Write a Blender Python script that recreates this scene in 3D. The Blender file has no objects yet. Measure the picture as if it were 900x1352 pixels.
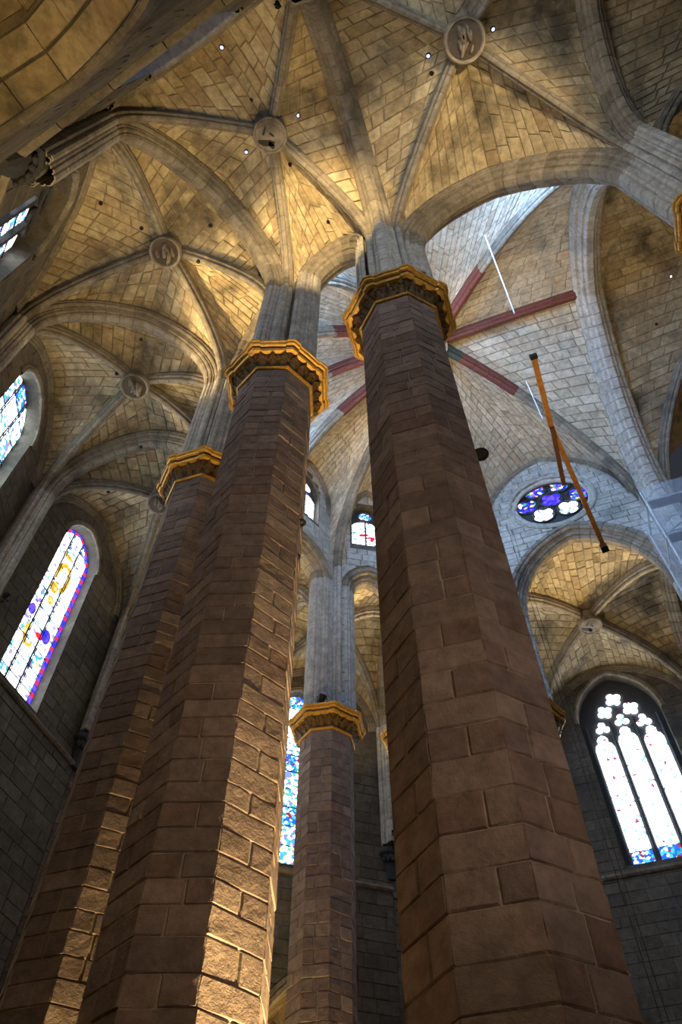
import bpy, math, random
import numpy as np
from mathutils import Vector
random.seed(7); RNG = random.Random(11)
SC = bpy.context.scene
COL = SC.collection

# ------------------------------------------------------------------ camera, world, exposure, lights
EYE = 1.6
F_PX, PITCH = 1005.0, math.radians(55.7)
cam = bpy.data.objects.new('camera', bpy.data.cameras.new('camera')); COL.objects.link(cam)
cam.location = (0, 0, EYE)
cam.rotation_euler = (math.pi/2 + PITCH, 0, 0)
cam.data.sensor_fit = 'HORIZONTAL'; cam.data.sensor_width = 36; cam.data.lens = F_PX/900*36
cam.data.clip_end = 300
SC.camera = cam
SC.view_settings.view_transform = 'Standard'; SC.view_settings.look = 'None'
SC.view_settings.gamma = 1; SC.view_settings.use_curve_mapping = False
SC.view_settings.exposure = 0.0
wd = bpy.data.worlds.new('world'); SC.world = wd; wd.use_nodes = True
wd.node_tree.nodes['Background'].inputs[0].default_value = (0.62, 0.66, 0.85, 1)
wd.node_tree.nodes['Background'].inputs[1].default_value = 0.045

def lamp(kind, loc, target, power, color, size=0.2, spot=90, blend=0.8):
    d = bpy.data.lights.new('lamp_light', kind); d.energy = power; d.color = color
    if kind == 'SPOT': d.spot_size = math.radians(spot); d.spot_blend = blend; d.shadow_soft_size = size
    elif kind == 'AREA': d.size = size
    else: d.shadow_soft_size = size
    o = bpy.data.objects.new('lamp_light', d); COL.objects.link(o); o.location = loc
    o.rotation_euler = (Vector(target)-Vector(loc)).to_track_quat('-Z', 'Y').to_euler()
    return o
WARM = (1.0, 0.73, 0.33); WARM2 = (1.0, 0.78, 0.46); DAY = (0.55, 0.72, 1.0)

# ------------------------------------------------------------------ plan of the church
TD = np.array([0.943, -0.334]); TD /= np.linalg.norm(TD)         # along the nave, away from the apse
ND = np.array([-TD[1], TD[0]])                                    # across the nave, away from the camera
O = np.array([3.4, 13.0])
def pol(r, deg): return O + r*np.array([math.cos(math.radians(deg)), math.sin(math.radians(deg))])
ANG = [252, 226.3, 199.3, 173.5, 147.5, 121, 96, 70.6]
P = [np.array([1.33, 6.18]), np.array([-1.52, 7.82]), np.array([-3.50, 10.70]), pol(7.3, 173.5), pol(7.6, 147.5),
     np.array([-0.46, 20.02]), pol(7.6, 96), np.array([6.1, 19.8])]
Q = [pol(14.3, a) for a in ANG[:7]] + [P[7] + 8.0*ND]
BAY = 7.3
JN, JF = P[0]+BAY*TD, P[7]+BAY*TD
QJN, QJF = Q[0]+BAY*TD, Q[7]+BAY*TD
J2N, Q2N = JN+BAY*1.8*TD, QJN+BAY*1.8*TD
J2F, Q2F = JF+BAY*1.8*TD, QJF+BAY*1.8*TD
CAP = 16.0+EYE          # neck of the capitals
TOP = CAP+0.75          # top of the abacus
ZS = 22.3+EYE           # springing of ambulatory and aisle ribs
ZB = 25.4+EYE           # their keystones
ZT = 25.9+EYE           # crowns of the transverse arches
AZS, AZB = 24.5+EYE, 32.2+EYE   # choir vault springing and keystone

SE, CE = math.sin(PITCH), math.cos(PITCH)
def ray(px, py):
    u, v = px-450, py-676
    return np.array([u, F_PX*CE+v*SE, F_PX*SE-v*CE])
def at_z(px, py, z):
    d = ray(px, py); k = (z-EYE)/d[2]; return np.array([d[0]*k, d[1]*k, z])
def project(p):
    x, y, z = p[0], p[1], p[2]-EYE
    d = y*CE+z*SE
    if d < 0.05: return None
    return 450+F_PX*x/d, 676-F_PX*(-y*SE+z*CE)/d
def behind_column(p):
    az = math.atan2(p[0], p[1]); dist = math.hypot(p[0], p[1]); el = (p[2]-EYE)/dist
    for c in (P[0], P[1], P[2], P[5]):
        cd = math.hypot(*c)
        if dist > cd+1.0:
            da = abs(az-math.atan2(c[0], c[1]))
            if el < (CAP-EYE)/cd and da < math.asin(0.80/cd): return True
            if el < (ZS-EYE)/cd and da < math.asin(0.55/cd): return True
    return False

# ------------------------------------------------------------------ materials
def nodes(name):
    m = bpy.data.materials.new(name); m.use_nodes = True
    nt = m.node_tree; return m, nt, nt.nodes['Principled BSDF']
def nn(nt, t, **kw):
    n = nt.nodes.new(t)
    for k, v in kw.items(): setattr(n, k, v)
    return n
def mixc(nt, fac, a, b, mode='MIX'):
    n = nn(nt, 'ShaderNodeMix', data_type='RGBA', blend_type=mode)
    for sock, val in ((n.inputs[0], fac), (n.inputs[6], a), (n.inputs[7], b)):
        if isinstance(val, (int, float)): sock.default_value = val
        elif isinstance(val, tuple): sock.default_value = (*val, 1)
        else: nt.links.new(val, sock)
    return n.outputs[2]
def noise(nt, co, scale, detail=4, rough=0.6):
    n = nn(nt, 'ShaderNodeTexNoise'); n.inputs['Scale'].default_value = scale
    n.inputs['Detail'].default_value = detail; n.inputs['Roughness'].default_value = rough
    nt.links.new(co, n.inputs['Vector']); return n.outputs['Fac']
def ramp(nt, fac, a, b, va=0.0, vb=1.0):
    n = nn(nt, 'ShaderNodeMapRange'); n.inputs[1].default_value = a; n.inputs[2].default_value = b
    n.inputs[3].default_value = va; n.inputs[4].default_value = vb
    nt.links.new(fac, n.inputs[0]); return n.outputs[0]
def stone(name, c1, c2, stain=(0.03, 0.025, 0.02), lo=0.6, hi=0.72, amount=0.8, bump=0.5, fine=22, rough=0.9, tint=True, odd=None):
    m, nt, b = nodes(name)
    co = nn(nt, 'ShaderNodeTexCoord').outputs['Object']
    if tint:
        at = nn(nt, 'ShaderNodeAttribute', attribute_name='tint')
        sp = nn(nt, 'ShaderNodeSeparateColor'); nt.links.new(at.outputs['Color'], sp.inputs[0])
        base = mixc(nt, sp.outputs[0], c1, c2)
        if odd: base = mixc(nt, ramp(nt, sp.outputs[1], 0.72, 0.95, 0, 0.75), base, odd)
    else:
        base = mixc(nt, ramp(nt, noise(nt, co, 1.3, 3), 0.35, 0.65), c1, c2)
    mott = noise(nt, co, 5.0, 6, 0.65)
    base = mixc(nt, 1.0, base, mixc(nt, ramp(nt, mott, 0.3, 0.7), (0.62, 0.61, 0.6), (1.25, 1.25, 1.25)), 'MULTIPLY')
    big = noise(nt, co, 0.55, 6, 0.62)
    base = mixc(nt, ramp(nt, big, lo, hi, 0, amount), base, stain)
    nt.links.new(base, b.inputs['Base Color']); b.inputs['Roughness'].default_value = rough
    if bump:
        bn = nn(nt, 'ShaderNodeBump'); bn.inputs['Strength'].default_value = bump; bn.inputs['Distance'].default_value = 0.03
        nt.links.new(noise(nt, co, fine, 5, 0.7), bn.inputs['Height']); nt.links.new(bn.outputs[0], b.inputs['Normal'])
    return m
def plain(name, col, rough=0.6, metal=0.0, bump=0.0, scale=20):
    m, nt, b = nodes(name); co = nn(nt, 'ShaderNodeTexCoord').outputs['Object']
    v = ramp(nt, noise(nt, co, scale, 4), 0.3, 0.7)
    nt.links.new(mixc(nt, v, tuple(c*0.7 for c in col), tuple(min(1, c*1.25) for c in col)), b.inputs['Base Color'])
    b.inputs['Roughness'].default_value = rough; b.inputs['Metallic'].default_value = metal
    if bump:
        bn = nn(nt, 'ShaderNodeBump'); bn.inputs['Strength'].default_value = bump; bn.inputs['Distance'].default_value = 0.02
        nt.links.new(noise(nt, co, scale*2, 4), bn.inputs['Height']); nt.links.new(bn.outputs[0], b.inputs['Normal'])
    return m
def glass(name, stops, scale, strength):
    """backlit leaded glass: a mosaic of coloured pieces"""
    m, nt, b = nodes(name); nt.nodes.remove(b)
    co = nn(nt, 'ShaderNodeTexCoord').outputs['Object']
    vo = nn(nt, 'ShaderNodeTexVoronoi'); vo.inputs['Scale'].default_value = scale; nt.links.new(co, vo.inputs['Vector'])
    sp = nn(nt, 'ShaderNodeSeparateColor'); nt.links.new(vo.outputs['Color'], sp.inputs[0])
    cr = nn(nt, 'ShaderNodeValToRGB'); cr.color_ramp.interpolation = 'CONSTANT'
    el = cr.color_ramp.elements
    while len(el) > 1: el.remove(el[-1])
    el[0].position = 0; el[0].color = (*stops[0][1], 1)
    for p_, c_ in stops[1:]:
        e = el.new(p_); e.color = (*c_, 1)
    nt.links.new(sp.outputs[0], cr.inputs[0])
    em = nn(nt, 'ShaderNodeEmission'); em.inputs[1].default_value = strength
    nt.links.new(cr.outputs[0], em.inputs[0]); nt.links.new(em.outputs[0], nt.nodes['Material Output'].inputs[0])
    return m
M = {}
M['column'] = stone('column_stone', (0.185, 0.130, 0.108), (0.31, 0.225, 0.18), (0.10, 0.07, 0.06), 0.52, 0.72, 0.55, 1.0, 11, odd=(0.20, 0.12, 0.09))
M['column_joint'] = stone('column_mortar', (0.20, 0.15, 0.115), (0.46, 0.38, 0.29), tint=False)
M['vault'] = stone('vault_stone', (0.40, 0.31, 0.19), (0.56, 0.46, 0.30), (0.055, 0.045, 0.035), 0.48, 0.66, 0.88, 0.7, 12, odd=(0.38, 0.27, 0.16))
M['vault_joint'] = stone('vault_mortar', (0.24, 0.19, 0.12), (0.34, 0.27, 0.18), tint=False)
M['choir'] = stone('choir_vault_stone', (0.42, 0.36, 0.27), (0.56, 0.49, 0.38), (0.12, 0.10, 0.08), 0.6, 0.75, 0.7, 0.5, 14, odd=(0.44, 0.34, 0.24))
M['choir_joint'] = stone('choir_vault_mortar', (0.22, 0.18, 0.13), (0.30, 0.25, 0.19), tint=False)
M['rib'] = stone('rib_stone', (0.20, 0.165, 0.125), (0.29, 0.245, 0.19), (0.05, 0.045, 0.04), 0.52, 0.68, 0.8, 0.5, 18, tint=True)
M['shaft'] = stone('shaft_stone', (0.36, 0.33, 0.29), (0.46, 0.42, 0.37), (0.14, 0.12, 0.11), 0.56, 0.74, 0.7, 0.4, 18, tint=False)
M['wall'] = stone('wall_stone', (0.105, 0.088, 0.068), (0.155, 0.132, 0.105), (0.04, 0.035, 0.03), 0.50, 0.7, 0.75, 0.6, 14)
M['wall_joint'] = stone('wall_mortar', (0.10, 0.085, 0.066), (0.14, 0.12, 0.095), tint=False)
M['nave_wall'] = stone('nave_wall_stone', (0.38, 0.36, 0.32), (0.50, 0.47, 0.42), (0.15, 0.14, 0.13), 0.56, 0.74, 0.7, 0.5, 14)
M['red'] = plain('red_rib_paint', (0.13, 0.032, 0.022), 0.7, 0, 0.3, 9)
M['dark_green'] = plain('dark_green_rib_paint', (0.03, 0.04, 0.03), 0.7, 0, 0.3, 9)
M['gold'] = plain('gilding', (0.62, 0.33, 0.055), 0.45, 0.45, 0.3, 14)
M['gold_dark'] = plain('dark_gilding', (0.14, 0.075, 0.02), 0.6, 0.3, 0.8, 18)  # darker gold for bell, foliage and hollow moulding
M['iron'] = plain('black_iron', (0.012, 0.011, 0.011), 0.5, 0.5)
M['tracery'] = plain('dark_tracery_stone', (0.05, 0.05, 0.055), 0.9, 0, 0.3)
M['boss'] = stone('boss_stone', (0.30, 0.24, 0.17), (0.40, 0.32, 0.23), (0.04, 0.03, 0.025), 0.5, 0.62, 0.8, 0.8, 10, tint=False)
M['sunk'] = plain('painted_boss_shade', (0.075, 0.055, 0.04), 0.9, 0, 0.4)  # recess shade painted in as a dark ground behind the relief
M['wood'] = plain('copper_toned_wood', (0.55, 0.25, 0.07), 0.3, 0.35, 0.2, 6)
M['dark_wood'] = plain('dark_wood', (0.12, 0.05, 0.025), 0.4, 0.2)
M['cable'] = plain('pale_cable', (0.6, 0.6, 0.62), 0.4, 0.3)
M['floor'] = plain('floor_stone', (0.16, 0.13, 0.10), 0.6, 0, 0.2, 3)
def dim(c, f): return tuple(x*f for x in c)
def day(name, st, stops, scale, k=1.0):
    """stops: (position, colour, brightness as seen); strength st is the brightest piece"""
    M[name] = glass(name, [(p_, dim(c_, b_/st)) for p_, c_, b_ in stops], scale, st*k)
SKYC = (0.72, 0.86, 1.0)
day('glass_white', 9, [(0, SKYC, 9), (0.40, (.9, .96, 1), 8), (0.66, (0.30, 0.85, 1), 1.3), (0.74, (0.85, 0.93, 1), 9), (0.93, (0.55, 0.40, 1), 1.2)], 7)
day('glass_clear', 11, [(0, SKYC, 11), (0.45, (.9, .96, 1), 10), (0.93, (0.4, 0.8, 1), 1.3), (0.97, (0.8, 0.2, .4), 1.0)], 8)
day('glass_sky', 80, [(0, (.28, .53, 1), 80), (.5, (.38, .62, 1), 65)], 6)
day('glass_blue', 3, [(0, (0.02, 0.10, 0.8), 2), (0.35, (0.1, 0.5, 0.9), 1.6), (0.55, (0.7, 0.9, 1), 3), (0.78, (0.02, 0.4, 0.35), 1.5), (0.9, (0.5, 0.05, 0.08), 1)], 9)
day('glass_mixed', 10, [(0, (0.10, 0.45, 0.9), 1.4), (0.22, (0.75, 0.92, 1), 10), (0.55, (0.1, 0.75, 0.7), 1.2), (0.68, (0.45, 0.3, 0.9), 1.2), (0.80, (0.9, 0.75, 0.35), 1.3), (0.88, (.9, .96, 1), 8)], 8)
day('glass_yellow', 2, [(0, (1, 0.62, 0.06), 1.2), (0.4, (1, 0.8, 0.3), 1.4), (0.7, (1, 0.5, 0.02), 1)], 6)
day('glass_red', 2, [(0, (0.9, 0.03, 0.05), 1.5), (0.6, (0.7, 0.02, 0.15), 1.5)], 6)
day('glass_deep', 2, [(0, (0.03, 0.03, 0.9), 2), (0.5, (0.12, 0.06, 1.0), 2)], 6)
day('glass_gem', 2.6, [(0, (0.02, 0.03, 0.5), 1.5), (0.4, (0.05, 0.05, 0.9), 2), (0.6, (0.05, 0.45, 0.25), 1.6), (0.72, (0.7, 0.6, 0.2), 1.6), (0.82, (0.25, 0.1, 0.8), 2), (0.93, (0.8, 0.85, 1), 2.6)], 7)
M['led'] = glass('led_glow', [(0, (0.25, 0.3, 1.0)), (0.5, (0.45, 0.5, 1))], 1, 3)

# ------------------------------------------------------------------ mesh helpers
class MB:
    def __init__(s): s.v = []; s.f = []; s.t = []
    def add(s, verts, faces, tint=None):
        k = len(s.v); s.v.extend([tuple(map(float, p)) for p in verts]); s.f.extend([tuple(i+k for i in f) for f in faces])
        if tint is None: tint = (RNG.random(), RNG.random())
        s.t.extend([tint]*len(verts))
        return s
def tag(o, label=None, cat=None, group=None, kind=None):
    if label: o['label'] = label
    if cat: o['category'] = cat
    if group: o['group'] = group
    if kind: o['kind'] = kind
    return o
def mk(name, mb, mat, parent=None, kind=None, smooth=False):
    me = bpy.data.meshes.new(name)
    b = parent_base(parent)
    me.from_pydata([(x-b[0], y-b[1], z-b[2]) for x, y, z in mb.v], [], mb.f)
    me.materials.append(mat)
    ca = me.color_attributes.new('tint', 'FLOAT_COLOR', 'POINT')
    ca.data.foreach_set('color', [c for t in mb.t for c in (t[0], t[1], 0.0, 1.0)])
    if smooth: me.polygons.foreach_set('use_smooth', [True]*len(me.polygons))
    o = bpy.data.objects.new(name, me); COL.objects.link(o)
    if parent: o.parent = parent
    if kind: o['kind'] = kind
    return o
BASE = {}
def parent_base(p):
    if p is None: return (0, 0, 0)
    return BASE.get(p.name, (0, 0, 0))
def empty(name, loc, label=None, cat=None, group=None, kind=None):
    o = bpy.data.objects.new(name, None); COL.objects.link(o); o.location = tuple(map(float, loc)); o.empty_display_size = 0.3
    BASE[o.name] = tuple(map(float, loc))
    return tag(o, label, cat, group, kind)
def thing(name, mb, mat, label, cat, group=None, smooth=False, kind=None):
    """a thing that is one mesh, its origin at its own centre"""
    c = np.mean(np.array(mb.v), 0); me_b = MB(); me_b.v = [tuple(np.array(p)-c) for p in mb.v]; me_b.f = mb.f; me_b.t = mb.t
    o = mk(name, me_b, mat, None, kind, smooth); o.location = tuple(c)
    return tag(o, label, cat, group)
def V3(p2, z): return np.array([p2[0], p2[1], z], float)
def unit(v): return np.array(v, float)/max(1e-9, np.linalg.norm(v))

def box(mb, c, size, ax=None, tint=None):
    ax = np.eye(3) if ax is None else np.array(ax)
    h = np.array(size)/2; vs = []
    for sx in (-1, 1):
        for sy in (-1, 1):
            for sz in (-1, 1): vs.append(np.array(c)+sx*h[0]*ax[0]+sy*h[1]*ax[1]+sz*h[2]*ax[2])
    return mb.add(vs, [(0, 1, 3, 2), (4, 6, 7, 5), (0, 4, 5, 1), (2, 3, 7, 6), (0, 2, 6, 4), (1, 5, 7, 3)], tint)
def tube(mb, pts, r, n=8, closed=False, cap=True):
    pts = [np.array(p, float) for p in pts]; m = len(pts); vs = []
    for i, p in enumerate(pts):
        a = pts[(i-1) % m] if (closed or i > 0) else p
        b = pts[(i+1) % m] if (closed or i < m-1) else p
        t = unit(b-a); u = np.cross(t, [0, 0, 1]); u = unit(u) if np.linalg.norm(u) > 1e-3 else np.array([1., 0, 0]); w = np.cross(t, u)
        vs += [p+r*(math.cos(k*2*math.pi/n)*u+math.sin(k*2*math.pi/n)*w) for k in range(n)]
    fs = [(i*n+k, i*n+(k+1) % n, ((i+1) % m)*n+(k+1) % n, ((i+1) % m)*n+k) for i in range(m if closed else m-1) for k in range(n)]
    if cap and not closed: fs += [tuple(range(n))[::-1], tuple((m-1)*n+k for k in range(n))]
    return mb.add(vs, fs)
def rings(mb, loops, cap0=False, cap1=False, tint=None):
    n = len(loops[0]); vs = [p for l in loops for p in l]
    fs = [(i*n+k, i*n+(k+1) % n, (i+1)*n+(k+1) % n, (i+1)*n+k) for i in range(len(loops)-1) for k in range(n)]
    if cap0: fs.append(tuple(range(n))[::-1])
    if cap1: fs.append(tuple((len(loops)-1)*n+k for k in range(n)))
    return mb.add(vs, fs, tint)
def disc_plate(mb, outline, c, nrm, thick, tint=None):
    """outline: list of 3-D points of a convex-ish polygon; a plate of real thickness around its plane"""
    a = [np.array(p)+np.array(nrm)*thick/2 for p in outline]; b = [np.array(p)-np.array(nrm)*thick/2 for p in outline]
    n = len(a); vs = a+b+[np.array(c)+np.array(nrm)*thick/2]
    fs = [(2*n, i, (i+1) % n) for i in range(n)] + [((i+1) % n, i, n+i, n+(i+1) % n) for i in range(n)] + [tuple(n+i for i in range(n))[::-1]]
    return mb.add(vs, fs, tint)

# one block of masonry: a proud face with eased edges, standing off its bed
def block(mb, q, nrm, proud=0.02, gap=0.012, level=0, rng=RNG):
    q = [np.array(p, float) for p in q]; nrm = np.array(nrm, float); c = sum(q)/4
    w = (np.linalg.norm(q[1]-q[0])+np.linalg.norm(q[2]-q[3]))/2; h = (np.linalg.norm(q[3]-q[0])+np.linalg.norm(q[2]-q[1]))/2
    if np.dot(np.cross(q[1]-q[0], q[3]-q[0])+np.cross(q[3]-q[2], q[1]-q[2]), nrm) < 0: q = [q[1], q[0], q[3], q[2]]
    gu, gv = min(0.3, gap/max(w, 1e-3)), min(0.3, gap/max(h, 1e-3))
    def S(u, v): return (1-u)*(1-v)*q[0]+u*(1-v)*q[1]+u*v*q[2]+(1-u)*v*q[3]
    pr = proud*rng.uniform(0.5, 1.5)
    if level == 0:
        e = 1.8
        vs = [S(gu, gv), S(1-gu, gv), S(1-gu, 1-gv), S(gu, 1-gv)]
        tilt = [rng.uniform(-0.3, 0.3)*proud for _ in range(4)]
        vs += [S(a, b)+nrm*(pr+tl) for (a, b), tl in zip([(gu*e, gv*e), (1-gu*e, gv*e), (1-gu*e, 1-gv*e), (gu*e, 1-gv*e)], tilt)]
        fs = [(4, 5, 6, 7), (0, 1, 5, 4), (1, 2, 6, 5), (2, 3, 7, 6), (3, 0, 4, 7)]
    else:
        us = [gu, gu*2.2, 0.5+rng.uniform(-0.12, 0.12), 1-gu*2.2, 1-gu]; vv = [gv, gv*2.2, 0.5+rng.uniform(-0.1, 0.1), 1-gv*2.2, 1-gv]
        vs = []; 
        for j, b in enumerate(vv):
            for i, a in enumerate(us):
                edge = i in (0, 4) or j in (0, 4)
                a2 = a+(rng.uniform(-0.5, 0.5)*gu if edge else 0); b2 = b+(rng.uniform(-0.6, 0.6)*gv if edge else 0)
                vs.append(S(a2, b2)+nrm*(-0.004 if edge else pr+rng.uniform(-0.35, 0.35)*proud))
        fs = [(j*5+i, j*5+i+1, (j+1)*5+i+1, (j+1)*5+i) for j in range(4) for i in range(4)]
    mb.add(vs, fs, (rng.random(), rng.random()))

COUNT = [0]
def masonry(parent, quads, mat, quota=290, name='stone', level=0, proud=0.02, gap=0.012, minpx=9.0):
    """the blocks of one surface: those that show largest are single objects, the rest one joined part"""
    scored = []; rest = []
    for q, nrm in quads:
        c = sum(np.array(p) for p in q)/4
        pp = [project(p) for p in q]; ok = False
        if all(pp) and np.dot(nrm, np.array([0, 0, EYE])-c) > 0:
            xs = [p[0] for p in pp]; ys = [p[1] for p in pp]
            cx, cy = sum(xs)/4, sum(ys)/4
            area = abs(sum(xs[i]*ys[(i+1) % 4]-xs[(i+1) % 4]*ys[i] for i in range(4)))/2
            long_ = max(math.hypot(xs[i]-xs[(i+1) % 4], ys[i]-ys[(i+1) % 4]) for i in range(4))
            if -4 < cx < 904 and -4 < cy < 1356 and long_ >= minpx and area > minpx*4.5 and not behind_column(c): ok = True
        (scored if ok else rest).append((area if ok else 0, q, nrm))
    scored.sort(key=lambda s: -s[0])
    rest += scored[quota:]
    for a, q, nrm in scored[:quota]:
        mb = MB(); block(mb, q, nrm, proud, gap, level); mk(name, mb, mat, parent); COUNT[0] += 1
    if rest:
        mb = MB()
        for a, q, nrm in rest: block(mb, q, nrm, proud, gap, 0)
        mk('masonry', mb, mat, parent, 'stuff')

# ------------------------------------------------------------------ ribs and arches
RIB = [(-.17, -.05), (-.17, .07), (-.125, .10), (-.155, .15), (-.155, .20), (-.115, .235), (-.07, .235), (-.085, .29), (-.06, .345), (0, .37)]
RIB = RIB + [(-a, b) for a, b in RIB[-2::-1]]
def prof(kw, kd): return [(a*kw, b*kd) for a, b in RIB]
BIG = [(-.48, -.05), (-.48, .10), (-.42, .14), (-.45, .19), (-.45, .24), (-.40, .28), (-.31, .28), (-.31, .34), (-.26, .37), (-.28, .43), (-.24, .48), (-.17, .48), (-.17, .54), (-.10, .60), (0, .60)]
BIG = BIG + [(-a, b) for a, b in BIG[-2::-1]]
def bigp(kw, kd): return [(a*kw, b*kd) for a, b in BIG]
def half(p, a, zs, za, n=18, phim=82):
    pm = math.radians(phim); out = []
    for i in range(n+1):
        f = pm*i/n; k = (1-math.cos(f))/(1-math.cos(pm))
        out.append(V3(p+(a-p)*k, zs+(za-zs)*math.sin(f)/math.sin(pm)))
    return out
def resample(pts, step):
    pts = np.array(pts); L = np.r_[0, np.cumsum(np.linalg.norm(np.diff(pts, axis=0), axis=1))]
    n = max(2, int(round(L[-1]/step))); return sample(pts, L, np.linspace(0, L[-1], n+1)), L[-1]
def sample(pts, L, s): return np.stack([np.interp(s, L, pts[:, k]) for k in range(3)], 1)
def curve_n(pts, n):
    pts = np.array(pts); L = np.r_[0, np.cumsum(np.linalg.norm(np.diff(pts, axis=0), axis=1))]
    return sample(pts, L, np.linspace(0, L[-1], n))
def sweep(mb, pts, profile, d, step=0.5, joint=True):
    """moulding along a curve in the vertical plane of direction d; jointed into voussoirs"""
    rs, _ = resample(pts, step); d3 = np.array([d[0], d[1], 0.0]); lat = np.array([-d[1], d[0], 0.0])
    m = len(profile)
    for i in range(len(rs)-1):
        a, b = rs[i], rs[i+1]; L = np.linalg.norm(b-a)
        tan0 = unit(rs[i+1]-rs[max(0, i-1)]); tan1 = unit(rs[min(len(rs)-1, i+2)]-rs[i])
        tint = (RNG.random(), RNG.random()); loops = []
        cuts = [(0, 1), (1, 1)] if not joint else [(0.0, 0.94), (min(0.3, 0.03/L), 1.0), (1-min(0.3, 0.03/L), 1.0), (1.0, 0.94)]
        for f, k in cuts:
            T = unit(tan0*(1-f)+tan1*f); N = d3*T[2]-np.array([0, 0, 1.0])*np.dot(T, d3); p = a*(1-f)+b*f
            loops.append([p+lat*x*k+N*(y if y < 0 else y*k) for x, y in profile])
        vs = [p for l in loops for p in l]
        fs = [(j*m+k, j*m+k+1, (j+1)*m+k+1, (j+1)*m+k) for j in range(len(loops)-1) for k in range(m-1)]
        mb.add(vs, fs, tint)
def cut(pts, f0, f1):
    pts = np.array(pts); L = np.r_[0, np.cumsum(np.linalg.norm(np.diff(pts, axis=0), axis=1))]
    s = np.r_[f0*L[-1], L[(L > f0*L[-1]) & (L < f1*L[-1])], f1*L[-1]]; return sample(pts, L, s)
def rib(parent, p, a, zcap, zs, za, off, profile, name='rib', mat='rib', shaft=True, phim=82, shaft_mat='shaft'):
    d = unit(a-p); p0 = p+off*d; h = half(p0, a, zs, za, phim=phim)
    mb = MB(); sweep(mb, h, profile, d); mk(name, mb, M[mat], parent)
    if shaft:
        mb = MB(); sweep(mb, [V3(p0, zcap), V3(p0, zs)], profile, d, 0.9); mk('shaft', mb, M[shaft_mat], parent)
    return h
def arch(parent, p, q, zcap, zs, za, off0, off1, profile, apex=0.5, name='arch', mat='rib', shafts=(True, True), phim=80, shaft_mat='shaft'):
    a = p+(q-p)*apex; mb = MB(); sm = MB(); hs = []
    for e, off, sh in ((p, off0, shafts[0]), (q, off1, shafts[1])):
        d = unit(a-e); e0 = e+off*d; h = half(e0, a, zs, za, phim=phim); hs.append(h)
        sweep(mb, h, profile, d)
        if sh: sweep(sm, [V3(e0, zcap), V3(e0, zs)], profile, d, 0.9)
    mk(name, mb, M[mat], parent)
    if sm.v: mk('shaft', sm, M[shaft_mat], parent)
    return hs
def web(parent, halves, boss, mat, joint, course=0.45, length=0.62, quota=290, up=0.10, back=0.06):
    """vault webs: for each (rib curve, edge curve) a warped surface of blocks laid between them"""
    quads = []; bed = MB()
    for R, E in halves:
        nU = 13; Rc = curve_n(R, 61); Ec = curve_n(E, 61)
        Rl = np.linalg.norm(np.diff(Rc, axis=0), axis=1).sum()
        def S(u, v):
            k = u*60; i = min(59, int(k)); f = k-i
            r = Rc[i]*(1-f)+Rc[i+1]*f; e = Ec[i]*(1-f)+Ec[i+1]*f
            return r*(1-v)+e*v + np.array([0, 0, up+0.18*math.sin(math.pi*v)*u])
        def N(u, v):
            du = S(min(1, u+.02), v)-S(max(0, u-.02), v); dv = S(u, min(1, v+.05))-S(u, max(0, v-.05))
            n = unit(np.cross(du, dv)); c = np.array([boss[0], boss[1], EYE+12.0])-S(u, v)
            return n if np.dot(n, c) > 0 else -n
        nu = max(4, int(round(Rl/course))); us = [0]
        for i in range(nu): us.append(us[-1]+RNG.uniform(0.8, 1.2))
        us = [x/us[-1] for x in us]
        for i in range(nu):
            um = (us[i]+us[i+1])/2; w = np.linalg.norm(S(um, 0)-S(um, 1))
            if w < 0.12: continue
            nv = max(1, int(round(w/length+RNG.uniform(-0.3, 0.3)))); vs = [0]
            for j in range(nv): vs.append(vs[-1]+RNG.uniform(0.6, 1.4))
            vs = [x/vs[-1] for x in vs]
            for j in range(nv):
                q = [S(us[i], vs[j]), S(us[i+1], vs[j]), S(us[i+1], vs[j+1]), S(us[i], vs[j+1])]
                quads.append((q, N(um, (vs[j]+vs[j+1])/2)))
        g = [[S(i/16, j/5)-N(i/16, j/5)*0.004 for j in range(6)] for i in range(17)]
        b2 = [[S(i/16, j/5)-N(i/16, j/5)*back for j in range(6)] for i in range(17)]
        vv = [p for r in g for p in r]; ff = [(i*6+j, i*6+j+1, (i+1)*6+j+1, (i+1)*6+j) for i in range(16) for j in range(5)]
        bed.add(vv, ff)
    mk('mortar_bed', bed, M[joint], parent)
    masonry(parent, quads, M[mat], quota, proud=0.03, gap=0.016)

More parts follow.
